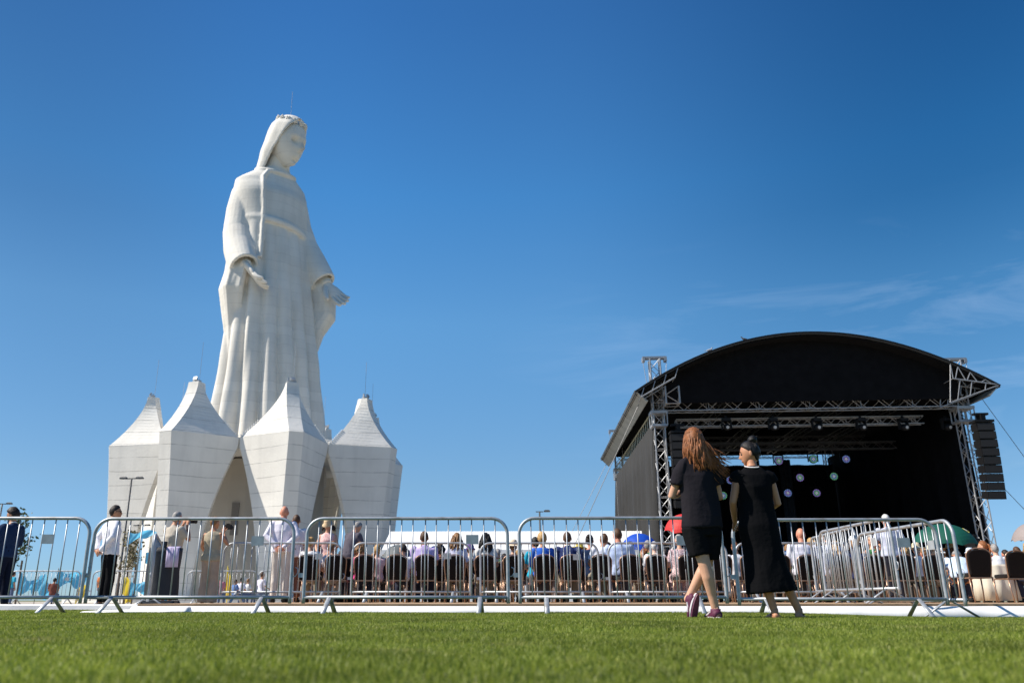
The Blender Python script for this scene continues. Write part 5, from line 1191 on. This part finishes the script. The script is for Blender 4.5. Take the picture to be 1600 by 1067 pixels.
figure(P2(543, 860, 18.3, PH), R(-42), 'grey haired man in dark grey waistcoat bending beside the woman in straw hat', 'stand', 1.76, False, ((.10, .09, .11), 'short'), ((.04, .04, .05), 'trousers'), 'grey', 'short', 'light', lean=R(20), pitch=R(25),
    arms={'L': ((.24, .18, 1.14), (.15, .36, 1.12), (-.3, .8, 0), (0, 0, -1)), 'R': ((.24, .18, 1.12), (.12, .36, 1.05), (-.3, .8, 0), (0, 0, -1))})
figure(P2(1392, 860, 17.4, PH), R(-6), 'white haired man in pale blue-grey polo standing near the green umbrella', 'stand', 1.76, False, ((.60, .62, .74), 'short'), ((.03, .03, .04), 'trousers'), 'white', 'receding', 'red', belly=.12, wide=1.04,
    arms={'L': ((.26, .02, 1.14), (.18, .22, 1.0), (-.3, .9, 0), (0, 0, -1)), 'R': ((.26, 0, 1.14), (.20, .20, .98), (-.3, .9, 0), (0, 0, -1))})
figure(P2(1269, 860, 20.5, PH), R(-16), 'woman with blond hair in white top with black dots, beyond the bald man', 'sit', 1.95, True, ((.75, .72, .66), 'none'), ((.05, .05, .06), 'trousers'), 'blond', 'ponytail', 'light', yaw=R(38), topm=pattern_m('dots', (.78, .75, .68), (.03, .03, .03), 22))
# ------------------------------------------------------------------ the seated audience: (px, y of head top, depth, look ...)
W = (.80, .79, .80)
GA = 'audience in the last row of chairs'; GBk = 'audience in the rows farther forward'
ROW = [
 (486, 838, 17.35, 'woman with light brown hair in white top in the last row, left end', dict(fem=True, top=(W, 'short'), hair='blond', hstyle='bun', yaw=R(-30))),
 (520, 846, 17.5, 'woman with brown curly hair in white blouse below the straw hat woman', dict(fem=True, top=((.75, .72, .72), 'short'), hair='lightbrown', hstyle='curly', yaw=R(-40))),
 (567, 846, 17.4, 'woman with brown bob in magenta dress at the fourth visible chair', dict(fem=True, top=((.75, .08, .30), 'none'), hair='lightbrown', hstyle='bob', yaw=R(-20), slean=R(-5))),
 (590, 851, 18.1, 'blond curly haired child between the magenta dress and the grey umbrella', dict(fem=True, H=1.45, top=((.7, .5, .5), 'short'), hair='blond', hstyle='curly')),
 (630, 849, 17.3, 'dark haired boy in white shirt turned left by the grey umbrella', dict(H=1.5, top=(W, 'short'), hair='dark', hstyle='short', yaw=R(55))),
 (663, 829, 17.3, 'brown haired man in lavender polo shirt on the fifth chair', dict(top=((.60, .48, .78), 'short'), hair='brown', hstyle='short', wide=1.12, skin='tan')),
 (712, 832, 17.35, 'woman with long light brown hair and white T-shirt', dict(fem=True, top=((.72, .70, .85), 'short'), hair='lightbrown', hstyle='long', slean=R(2), yaw=R(10))),
 (759, 832, 17.35, 'woman with long straight black hair in a cream top', dict(fem=True, top=((.72, .70, .66), 'short'), hair='black', hstyle='long', hairlen=.32, yaw=R(-12))),
 (802, 845, 17.4, 'person in pale straw hat with bare arms stretched along the chair backs', dict(fem=True, top=((.55, .42, .50), 'none'), hair='lightbrown', hstyle='short', hat=('straw', (.74, .60, .44)), skin='light', arms={'L': ((.34, -.06, .96), (.58, -.02, .94), (1, .1, -.1), (0, 0, -1)), 'R': ((.235, .06, .70), (.13, .27, .66), (-.3, 1, -.25), (0, -.2, -1))})),
 (847, 831, 17.35, 'woman with short curly blond hair in bright blue blouse', dict(fem=True, top=((.04, .15, .62), 'long'), hair='blond', hstyle='curly', wide=1.1, skin='tan')),
 (886, 830, 17.35, 'brown haired man in navy jacket beside the woman in blue', dict(top=((.03, .045, .14), 'jacket'), hair='brown', hstyle='short', skin='tan', wide=1.03)),
 (936, 832, 17.4, 'dark haired man in white polo leaning to his left', dict(top=((.76, .77, .85), 'short'), hair='brown', hstyle='short', skin='tan', slean=R(8), yaw=R(10))),
 (968, 824, 17.3, 'broad man in light blue shirt turned slightly left', dict(top=((.52, .62, .85), 'short'), hair='brown', hstyle='short', skin='red', wide=1.16, yaw=R(35), slean=R(-4))),
 (1022, 845, 17.5, 'white haired man in white shirt in front of the blue umbrella', dict(H=1.6, top=(W, 'short'), hair='white', hstyle='short', skin='pale')),
 (1060, 834, 17.4, 'grey haired woman in pink and black patterned dress under the red umbrella', dict(fem=True, top=((.7, .5, .5), 'short'), hair='grey', hstyle='short', wide=1.1, topm=pattern_m('floral', (.72, .52, .52), (.10, .03, .04), 38), botm=pattern_m('floral', (.72, .52, .52), (.10, .03, .04), 38), yaw=R(30))),
 (1148, 846, 17.4, 'red haired child in white T-shirt seen between the two women', dict(H=1.55, top=(W, 'short'), hair='auburn', hstyle='short', skin='tan')),
 (1118, 850, 18.2, 'man in dark shirt glimpsed beside the black shorts', dict(top=((.03, .03, .05), 'short'), hair='dark', hstyle='short')),
 (1247, 820, 17.2, 'bald man in white long sleeved shirt at the right of the black dress', dict(top=((.78, .76, .84), 'long'), hstyle='bald', skin='red', wide=1.15, slean=R(3))),
 (1213, 838, 18.3, 'man in green-grey cap beside the bald man', dict(top=((.45, .60, .75), 'short'), hair='dark', hstyle='short', hat=('cap', (.05, .06, .04)), skin='tan')),
 (1291, 826, 17.9, 'person in black cap behind the first oblique barrier', dict(top=((.55, .58, .70), 'short'), hair='black', hstyle='short', hat=('cap', (.008, .008, .01)))),
 (1304, 850, 17.3, 'woman with long blond hair behind the first oblique barrier', dict(fem=True, H=1.5, top=((.55, .55, .62), 'short'), hair='blond', hstyle='long')),
 (1301, 812, 21.0, 'blond woman with sunglasses in white, far beyond the bald man', dict(fem=True, H=1.8, top=(W, 'short'), hair='blond', hstyle='bun', yaw=R(-60))),
 (1316, 812, 22.0, 'brown haired woman in grey, far beyond the white cap', dict(fem=True, H=1.8, top=((.45, .46, .55), 'short'), hair='brown', hstyle='bob', yaw=R(-30))),
 (1330, 813, 19.6, 'man in white cap and dark grey shirt turned half towards us', dict(top=((.045, .05, .075), 'short'), hair='grey', hstyle='short', hat=('cap', (.78, .78, .78)), skin='red', yaw=R(-120), face=True, wide=1.1)),
 (1333, 843, 17.5, 'man in navy shirt low behind the oblique barriers', dict(H=1.55, top=((.03, .04, .12), 'short'), hair='lightbrown', hstyle='short', skin='red')),
 (1358, 820, 19.0, 'grey blond woman in green leaf print facing us beyond the chairs', dict(fem=True, top=((.06, .20, .05), 'none'), hair='grey', hstyle='bob', yaw=R(150), face=True, topm=pattern_m('leafprint', (.05, .20, .06), (.45, .50, .40), 14))),
 (1431, 850, 17.6, 'person in straw hat just under the left rim of the green umbrella', dict(H=1.6, top=(W, 'short'), hair='grey', hstyle='short', hat=('straw', (.72, .60, .40)), skin='light')),
 (1455, 853, 17.7, 'person in wide cream hat under the middle of the green umbrella', dict(H=1.55, fem=True, top=((.6, .55, .5), 'short'), hair='grey', hstyle='short', hat=('straw', (.78, .68, .50)))),
 (1484, 851, 18.6, 'person in tan straw hat under the right rim of the green umbrella', dict(H=1.6, fem=True, top=((.6, .55, .5), 'short'), hair='brown', hstyle='bob', hat=('straw', (.60, .44, .26)))),
 (1535, 844, 18.2, 'dark haired woman in red sleeveless top behind the first empty chair', dict(fem=True, top=((.62, .02, .03), 'none'), hair='auburn', hstyle='ponytail', yaw=R(45))),
 (1553, 849, 18.0, 'grey haired person in white shirt between the two empty chairs', dict(H=1.6, top=(W, 'short'), hair='grey', hstyle='short')),
 (1588, 853, 17.2, 'brown haired child in white shirt behind the second empty chair', dict(H=1.5, top=(W, 'short'), hair='brown', hstyle='short')),
 (1606, 845, 16.8, 'woman in coral dress cut by the right edge of the photo', dict(fem=True, top=((.7, .16, .10), 'none'), hair='blond', hstyle='bob')),
]
for i, (px, yt, Y, lb, kw) in enumerate(ROW):
    p = at(px, yt, Y); H = kw.pop('H', None); k = (p.z-PH)/1.325
    hatadd = .03 if 'hat' in kw else 0
    Hh = 1.7*min(max(k, .80), 1.12)
    if 'bottom' not in kw: kw['bottom'] = (random.choice([(.03, .035, .06), (.10, .10, .12), (.30, .26, .20), (.05, .05, .05), (.45, .42, .38)]), 'trousers')
    seated = figure((p.x, Y, PH), kw.pop('rz', 0)+R(random.uniform(-6, 6)), lb, 'sit', Hh, group=GA if Y < 17.6 else GBk, pitch=kw.pop('pitch', R(random.uniform(-4, 10))), **kw)
# men leaning forward in pale blue at the right
figure((at(1497, 870, 16.4).x, 16.4, PH), R(-28), 'person in light blue shirt bent far forward beside the empty chair', 'sit', 1.66, False, ((.55, .66, .80), 'short'), ((.03, .035, .06), 'trousers'), 'grey', 'short', 'tan', lean=R(52), wide=1.12, pitch=R(20))
# further heads filling the rows in front: each a person of its own
GAP = [(500, 850, 'woman with reddish hair in pale top'), (548, 858, 'man with dark hair in blue shirt'), (608, 862, 'person in tan straw hat before the marquee'), (688, 849, 'man with dark hair in black top'), (735, 850, 'person in purple patterned headscarf'),
       (778, 856, 'person with grey hair'), (836, 838, 'woman with black hair in turquoise'), (866, 856, 'person with brown hair'), (905, 850, 'person in yellow sun hat'), (921, 834, 'man with dark hair in navy jacket leaning right'), (950, 846, 'person with dark hair in beige'),
       (985, 846, 'man with dark cap in green shirt'), (1006, 856, 'pale haired baby carried on a shoulder'), (1012, 843, 'man with red neck and grey hair'), (1040, 856, 'man in dark suit with red hair'), (1080, 848, 'person in lilac shirt'), (1100, 852, 'woman in white hat'),
       (1170, 850, 'man in grey shirt'), (1190, 852, 'woman in red blouse'), (1230, 850, 'woman in green blouse'), (1275, 848, 'person with light brown hair in pale blue'), (1340, 852, 'boy with fair hair in navy'), (1375, 848, 'man with tan bald head'),
       (1410, 850, 'woman with blond hair in pink'), (1443, 856, 'man with pink face in white shirt'), (1470, 858, 'woman with white hat ribbon'), (1515, 856, 'child in pale blue sun hat'), (1570, 858, 'man with dark hair far at the right')]
cols = [(.8, .8, .8), (.05, .06, .12), (.5, .2, .2), (.35, .45, .6), (.7, .65, .55), (.10, .25, .12), (.6, .5, .65), (.03, .03, .03)]
for i, (px, yt, lb) in enumerate(GAP):
    Y = 18.6+1.1*(i % 3)+random.uniform(-.2, .2); p = at(px, yt, Y); Hh = 1.7*min(max((p.z-PH)/1.325, .78), 1.1)
    fem = 'woman' in lb or i % 3 == 0
    hair = 'dark' if 'dark' in lb else 'black' if 'black hair' in lb else 'grey' if 'grey hair' in lb else 'auburn' if 'red' in lb and 'hair' in lb else 'blond' if ('blond' in lb or 'fair' in lb or 'pale haired' in lb) else 'lightbrown'
    c = {'blue': (.10, .2, .5), 'turquoise': (.02, .35, .5), 'black top': (.01, .01, .01), 'navy': NV, 'green': (.06, .22, .07), 'pink': (.75, .35, .4), 'lilac': (.5, .42, .65), 'grey shirt': (.3, .3, .32), 'red blouse': (.5, .03, .03), 'white shirt': W, 'beige': (.6, .5, .38)}
    tc_ = next((v for k, v in c.items() if k in lb), cols[i % 8])
    hat = ('straw', (.62, .46, .28)) if 'straw' in lb else ('straw', (.75, .60, .12)) if 'yellow sun' in lb else ('bucket', (.55, .66, .78)) if 'blue sun' in lb else ('straw', (.8, .8, .78)) if 'white hat' in lb else ('cap', (.02, .02, .03)) if 'dark cap' in lb else ('bucket', (.16, .10, .26)) if 'headscarf' in lb else None
    st = 'bald' if 'bald' in lb else (random.choice(['bun', 'bob', 'ponytail', 'curly']) if fem else 'short')
    where = ' in the middle of the audience' if len(lb.split()) < 8 else ''
    figure((p.x, Y, PH), R(random.uniform(-12, 12)), lb+', between the last row chairs', 'sit', Hh, fem, (tc_, random.choice(['short', 'long'])), (random.choice([(.03, .035, .06), (.3, .26, .2), (.08, .08, .09)]), 'trousers'), hair, st, random.choice(['light', 'tan', 'red']), yaw=R(random.uniform(-35, 35)), pitch=R(random.uniform(-4, 12)), hat=hat, group=GBk)
# chairs: last row, two empty ones at the right, and the row in front of it
CHL = [(486, 'under the woman in white at the left end of the last row'), (527, 'below the woman in straw hat'), (572, 'of the woman in magenta dress'), (621, 'of the dark haired boy in white'), (665, 'of the man in lavender polo'), (712, 'of the woman with long light brown hair'),
      (758, 'of the woman with long black hair'), (802, 'of the person in pale straw hat'), (848, 'of the woman in bright blue blouse'), (891, 'of the man in navy jacket'), (936, 'of the man in white polo'), (980, 'of the broad man in light blue shirt'),
      (1023, 'of the white haired man before the blue umbrella'), (1070, 'of the woman in patterned dress'), (1122, 'seen between the black shorts and the steel barrier'), (1166, 'hidden partly by the long black dress'), (1212, 'left of the bald man in white shirt'), (1256, 'of the bald man in white shirt'),
      (1306, 'behind the first oblique barrier'), (1356, 'below the woman in green leaf print'), (1404, 'below the standing white haired man'), (1449, 'below the green umbrella')]
for px, lb in CHL:
    Y = 16.95+random.uniform(-.06, .06); put_chair((px-XC)/1305*Y, Y, PH, R(random.uniform(-4, 4)), 'dark banquet chair '+lb)
put_chair((1519-XC)/1305*14.9, 14.9, PH, R(-3), 'empty dark banquet chair right of the oblique barriers, nearer one')
put_chair((1575-XC)/1305*15.6, 15.6, PH, R(4), 'empty dark banquet chair at the far right before the child in white')
G2 = ['at its left end', 'below the straw hat woman', 'beside the magenta dress', 'below the blond child', 'by the boy in white', 'right of the lavender polo', 'left of the long black hair', 'right of the long black hair', 'right of the pale straw hat', 'right of the bright blue blouse', 'right of the navy jacket', 'before the white polo', 'right of the broad light blue man', 'before the patterned dress', 'behind the black shorts', 'left of the long black dress', 'left of the bald man', 'right of the bald man', 'below the white cap', 'below the green leaf print', 'below the green umbrella']
for i, px in enumerate(range(497, 1500, 50)):
    Y = 18.3+random.uniform(-.1, .1); put_chair((px-XC)/1300*Y, Y, PH, R(random.uniform(-5, 5)), 'dark banquet chair of the second row glimpsed '+G2[i])
for i, px in enumerate(range(480, 1500, 51)):
    Y = 19.9+random.uniform(-.1, .1); put_chair((px-XC)/1300*Y, Y, PH, R(random.uniform(-5, 5)), 'dark banquet chair of the third row glimpsed '+G2[i])
CW = [('white', (.78, .78, .78)), ('navy', (.03, .04, .10)), ('beige', (.60, .50, .38)), ('dark red', (.30, .03, .04)), ('pale blue', (.45, .55, .72)), ('black', (.015, .015, .015)), ('sand', (.55, .46, .34))]
for row_, Y0_, off_ in (('fourth', 21.3, 505), ('fifth', 22.9, 482)):
    for i in range(20):
        px = off_+51*i; Y = Y0_+random.uniform(-.1, .1); put_chair((px-XC)/1300*Y, Y, PH, R(random.uniform(-5, 5)), 'dark banquet chair of the '+row_+' row glimpsed '+G2[i])
        cn, cc = CW[(i*3+len(row_)) % 7]; fem = i % 2 == 0; hk = ['brown', 'grey', 'dark', 'blond', 'lightbrown'][(i*2+len(row_)) % 5]
        figure(((px-XC)/1300*Y, Y, PH), R(random.uniform(-10, 10)), hk.replace('lightbrown', 'light brown')+' haired person in '+cn+', '+row_+' row, '+G2[i], 'sit', random.uniform(1.5, 1.74), fem, (cc, random.choice(['short', 'long'])), (random.choice([(.28, .20, .14), (.10, .08, .07), (.03, .035, .06)]), 'trousers'), hk, random.choice(['bun', 'bob']) if fem else 'short', random.choice(['light', 'tan']), yaw=R(random.uniform(-35, 35)), pitch=R(random.uniform(-4, 12)), group=GBk)
# far people on the square
FAR = [(86, 902, 26, 'person in brown by the trunk of the green young tree', (.2, .07, .05), 'sit', 'dark'), (160, 905, 27, 'child in orange behind the legs of the man in white shirt', (.8, .25, .08), 'stand', 'blond'), (345, 898, 26, 'person in pink patterned blouse far behind the sleeveless photographer', (.5, .2, .25), 'sit', 'grey'),
       (378, 902, 28, 'far seated man with black cap in white shirt', (.72, .70, .80), 'sit', 'black'), (388, 903, 29, 'far seated woman with light brown hair in white', (.75, .75, .75), 'sit', 'lightbrown'), (410, 893, 25, 'far seated woman with brown hair in white, behind the cream trousers', (.78, .74, .82), 'sit', 'brown'),
       (368, 908, 27, 'far seated person in blue jeans beside the yellow flag', (.12, .2, .4), 'sit', 'dark'), (476, 890, 24, 'far seated person in beige beyond the left end chair', (.6, .5, .4), 'sit', 'brown'), (20, 905, 27, 'far person in turquoise behind the man in blue suit', (.05, .4, .55), 'stand', 'dark'), (247, 903, 28, 'far person in black behind the leg of the grey haired photographer', (.02, .02, .03), 'stand', 'dark')]
for px, yt, Y, lb, c, ps, hr in FAR:
    p = at(px, yt, Y); figure((p.x, Y, .02), R(random.uniform(-40, 40)), lb, ps, min(max(1.7*(p.z-.02)/(1.325 if ps == 'sit' else 1.7), 1.0), 1.75), 'woman' in lb, (c, 'short'), ((.12, .16, .26), 'trousers'), hr, 'short', 'tan', hat=('cap', (.01, .01, .01)) if 'cap' in lb else None, group='people far behind on the square')

# ================================================================== lawn: mown grass blades
rng = np.random.default_rng(3)
def blades(x0, x1, y0, y1, n, h, w, xin=None):
    x = rng.uniform(x0, x1, n); y = rng.uniform(y0, y1, n)
    if xin is not None:
        k = np.abs(x-xin[0]*y*0-0.04*y) < (0.72*y+0.5); x, y = x[k], y[k]
    n = len(x); z = np.array([0.0]*n); t = np.clip((x-3.2)/2.6, 0, 1); z = -0.055*t*t*(3-2*t)
    patch = 0.5+0.5*np.sin(x*2.1+1.3*np.sin(y*1.7))*np.sin(y*2.6+x*0.8); hh = h*(0.62+0.38*patch)*rng.uniform(0.55, 1.25, n); a = rng.uniform(0, 2*np.pi, n); ww = w*rng.uniform(0.7, 1.3, n)
    la = rng.uniform(0, 2*np.pi, n); ln = hh*rng.uniform(0.1, 0.75, n)
    dx, dy = np.cos(a)*ww, np.sin(a)*ww; ex, ey = np.cos(la)*ln, np.sin(la)*ln
    v = np.empty((n, 5, 3), 'f')
    v[:, 0] = np.stack([x-dx, y-dy, z-.004], 1); v[:, 1] = np.stack([x+dx, y+dy, z-.004], 1)
    v[:, 2] = np.stack([x+dx*.75+ex*.35, y+dy*.75+ey*.35, z+hh*.6], 1); v[:, 3] = np.stack([x-dx*.75+ex*.35, y-dy*.75+ey*.35, z+hh*.6], 1)
    v[:, 4] = np.stack([x+ex, y+ey, z+hh*np.sqrt(np.clip(1-(ln/hh)**2*.6, .2, 1))], 1)
    tone = rng.uniform(0, 1, n); return v, tone
sets = [blades(-3.5, 3.8, 1.15, 4.2, 260000, .026, .0016, (0,)), blades(-6, 6.5, 4.2, 7.5, 200000, .028, .0024, (0,)), blades(-10, 11.5, 7.5, 10.46, 190000, .030, .0034, (0,)), blades(-16, -4.6, 10.46, 12.4, 60000, .034, .004)]
V = np.concatenate([s[0] for s in sets]); TN = np.concatenate([s[1] for s in sets]); n = len(V)
me = bpy.data.meshes.new('grass'); me.vertices.add(n*5); me.vertices.foreach_set('co', V.ravel())
idx = (np.arange(n)*5)[:, None]; li = np.concatenate([idx+np.array([0, 1, 2, 3]), idx+np.array([3, 2, 4])], 1).astype('i').ravel()
me.loops.add(n*7); me.loops.foreach_set('vertex_index', li); me.polygons.add(n*2)
ls = np.stack([np.arange(n)*7, np.arange(n)*7+4], 1).astype('i').ravel(); me.polygons.foreach_set('loop_start', ls)
me.update(calc_edges=True); at_ = me.attributes.new('tone', 'FLOAT', 'POINT'); at_.data.foreach_set('value', np.repeat(TN, 5).astype('f'))
gm = bpy.data.materials.new('grass_blade'); gm.use_nodes = True; t = gm.node_tree; b = t.nodes['Principled BSDF']; b.inputs['Roughness'].default_value = 0.5; b.inputs['Specular IOR Level'].default_value = 0.35
an_ = t.nodes.new('ShaderNodeAttribute'); an_.attribute_name = 'tone'; cr = t.nodes.new('ShaderNodeValToRGB'); e = cr.color_ramp.elements
e[0].color = (0.12, 0.165, 0.018, 1); e[1].color = (0.42, 0.42, 0.16, 1); e[1].position = 1.0
q_ = cr.color_ramp.elements.new(0.55); q_.color = (0.20, 0.245, 0.030, 1); q2_ = cr.color_ramp.elements.new(0.93); q2_.color = (0.30, 0.33, 0.06, 1)
tcn = t.nodes.new('ShaderNodeTexCoord'); nz = t.nodes.new('ShaderNodeTexNoise'); nz.inputs['Scale'].default_value = 1.3; nz.inputs['Detail'].default_value = 4; t.links.new(tcn.outputs['Object'], nz.inputs['Vector'])
mr = t.nodes.new('ShaderNodeMapRange'); mr.inputs[1].default_value = .3; mr.inputs[2].default_value = .7; mr.inputs[3].default_value = .85; mr.inputs[4].default_value = 1.6; t.links.new(nz.outputs['Fac'], mr.inputs[0])
vs_ = t.nodes.new('ShaderNodeVectorMath'); vs_.operation = 'SCALE'; t.links.new(an_.outputs['Fac'], cr.inputs[0]); t.links.new(cr.outputs[0], vs_.inputs[0]); t.links.new(mr.outputs[0], vs_.inputs['Scale']); n5 = t.nodes.new('ShaderNodeTexNoise'); n5.inputs['Scale'].default_value = 2.6; n5.inputs['Detail'].default_value = 3; t.links.new(tcn.outputs['Object'], n5.inputs['Vector'])
m5 = t.nodes.new('ShaderNodeMapRange'); m5.inputs[1].default_value = .58; m5.inputs[2].default_value = .74; m5.inputs[4].default_value = .7; t.links.new(n5.outputs['Fac'], m5.inputs[0])
mx5 = t.nodes.new('ShaderNodeMixRGB'); mx5.inputs[2].default_value = (.34, .30, .12, 1); t.links.new(m5.outputs[0], mx5.inputs[0]); t.links.new(vs_.outputs[0], mx5.inputs[1]); t.links.new(mx5.outputs[0], b.inputs['Base Color'])
trn = t.nodes.new('ShaderNodeBsdfTranslucent'); mxs = t.nodes.new('ShaderNodeMixShader'); mxs.inputs[0].default_value = .45; t.links.new(mx5.outputs[0], trn.inputs[0]); t.links.new(b.outputs[0], mxs.inputs[1]); t.links.new(trn.outputs[0], mxs.inputs[2]); t.links.new(mxs.outputs[0], t.nodes['Material Output'].inputs[0])
me.materials.append(gm); tag(link('grass', me), kind='stuff')
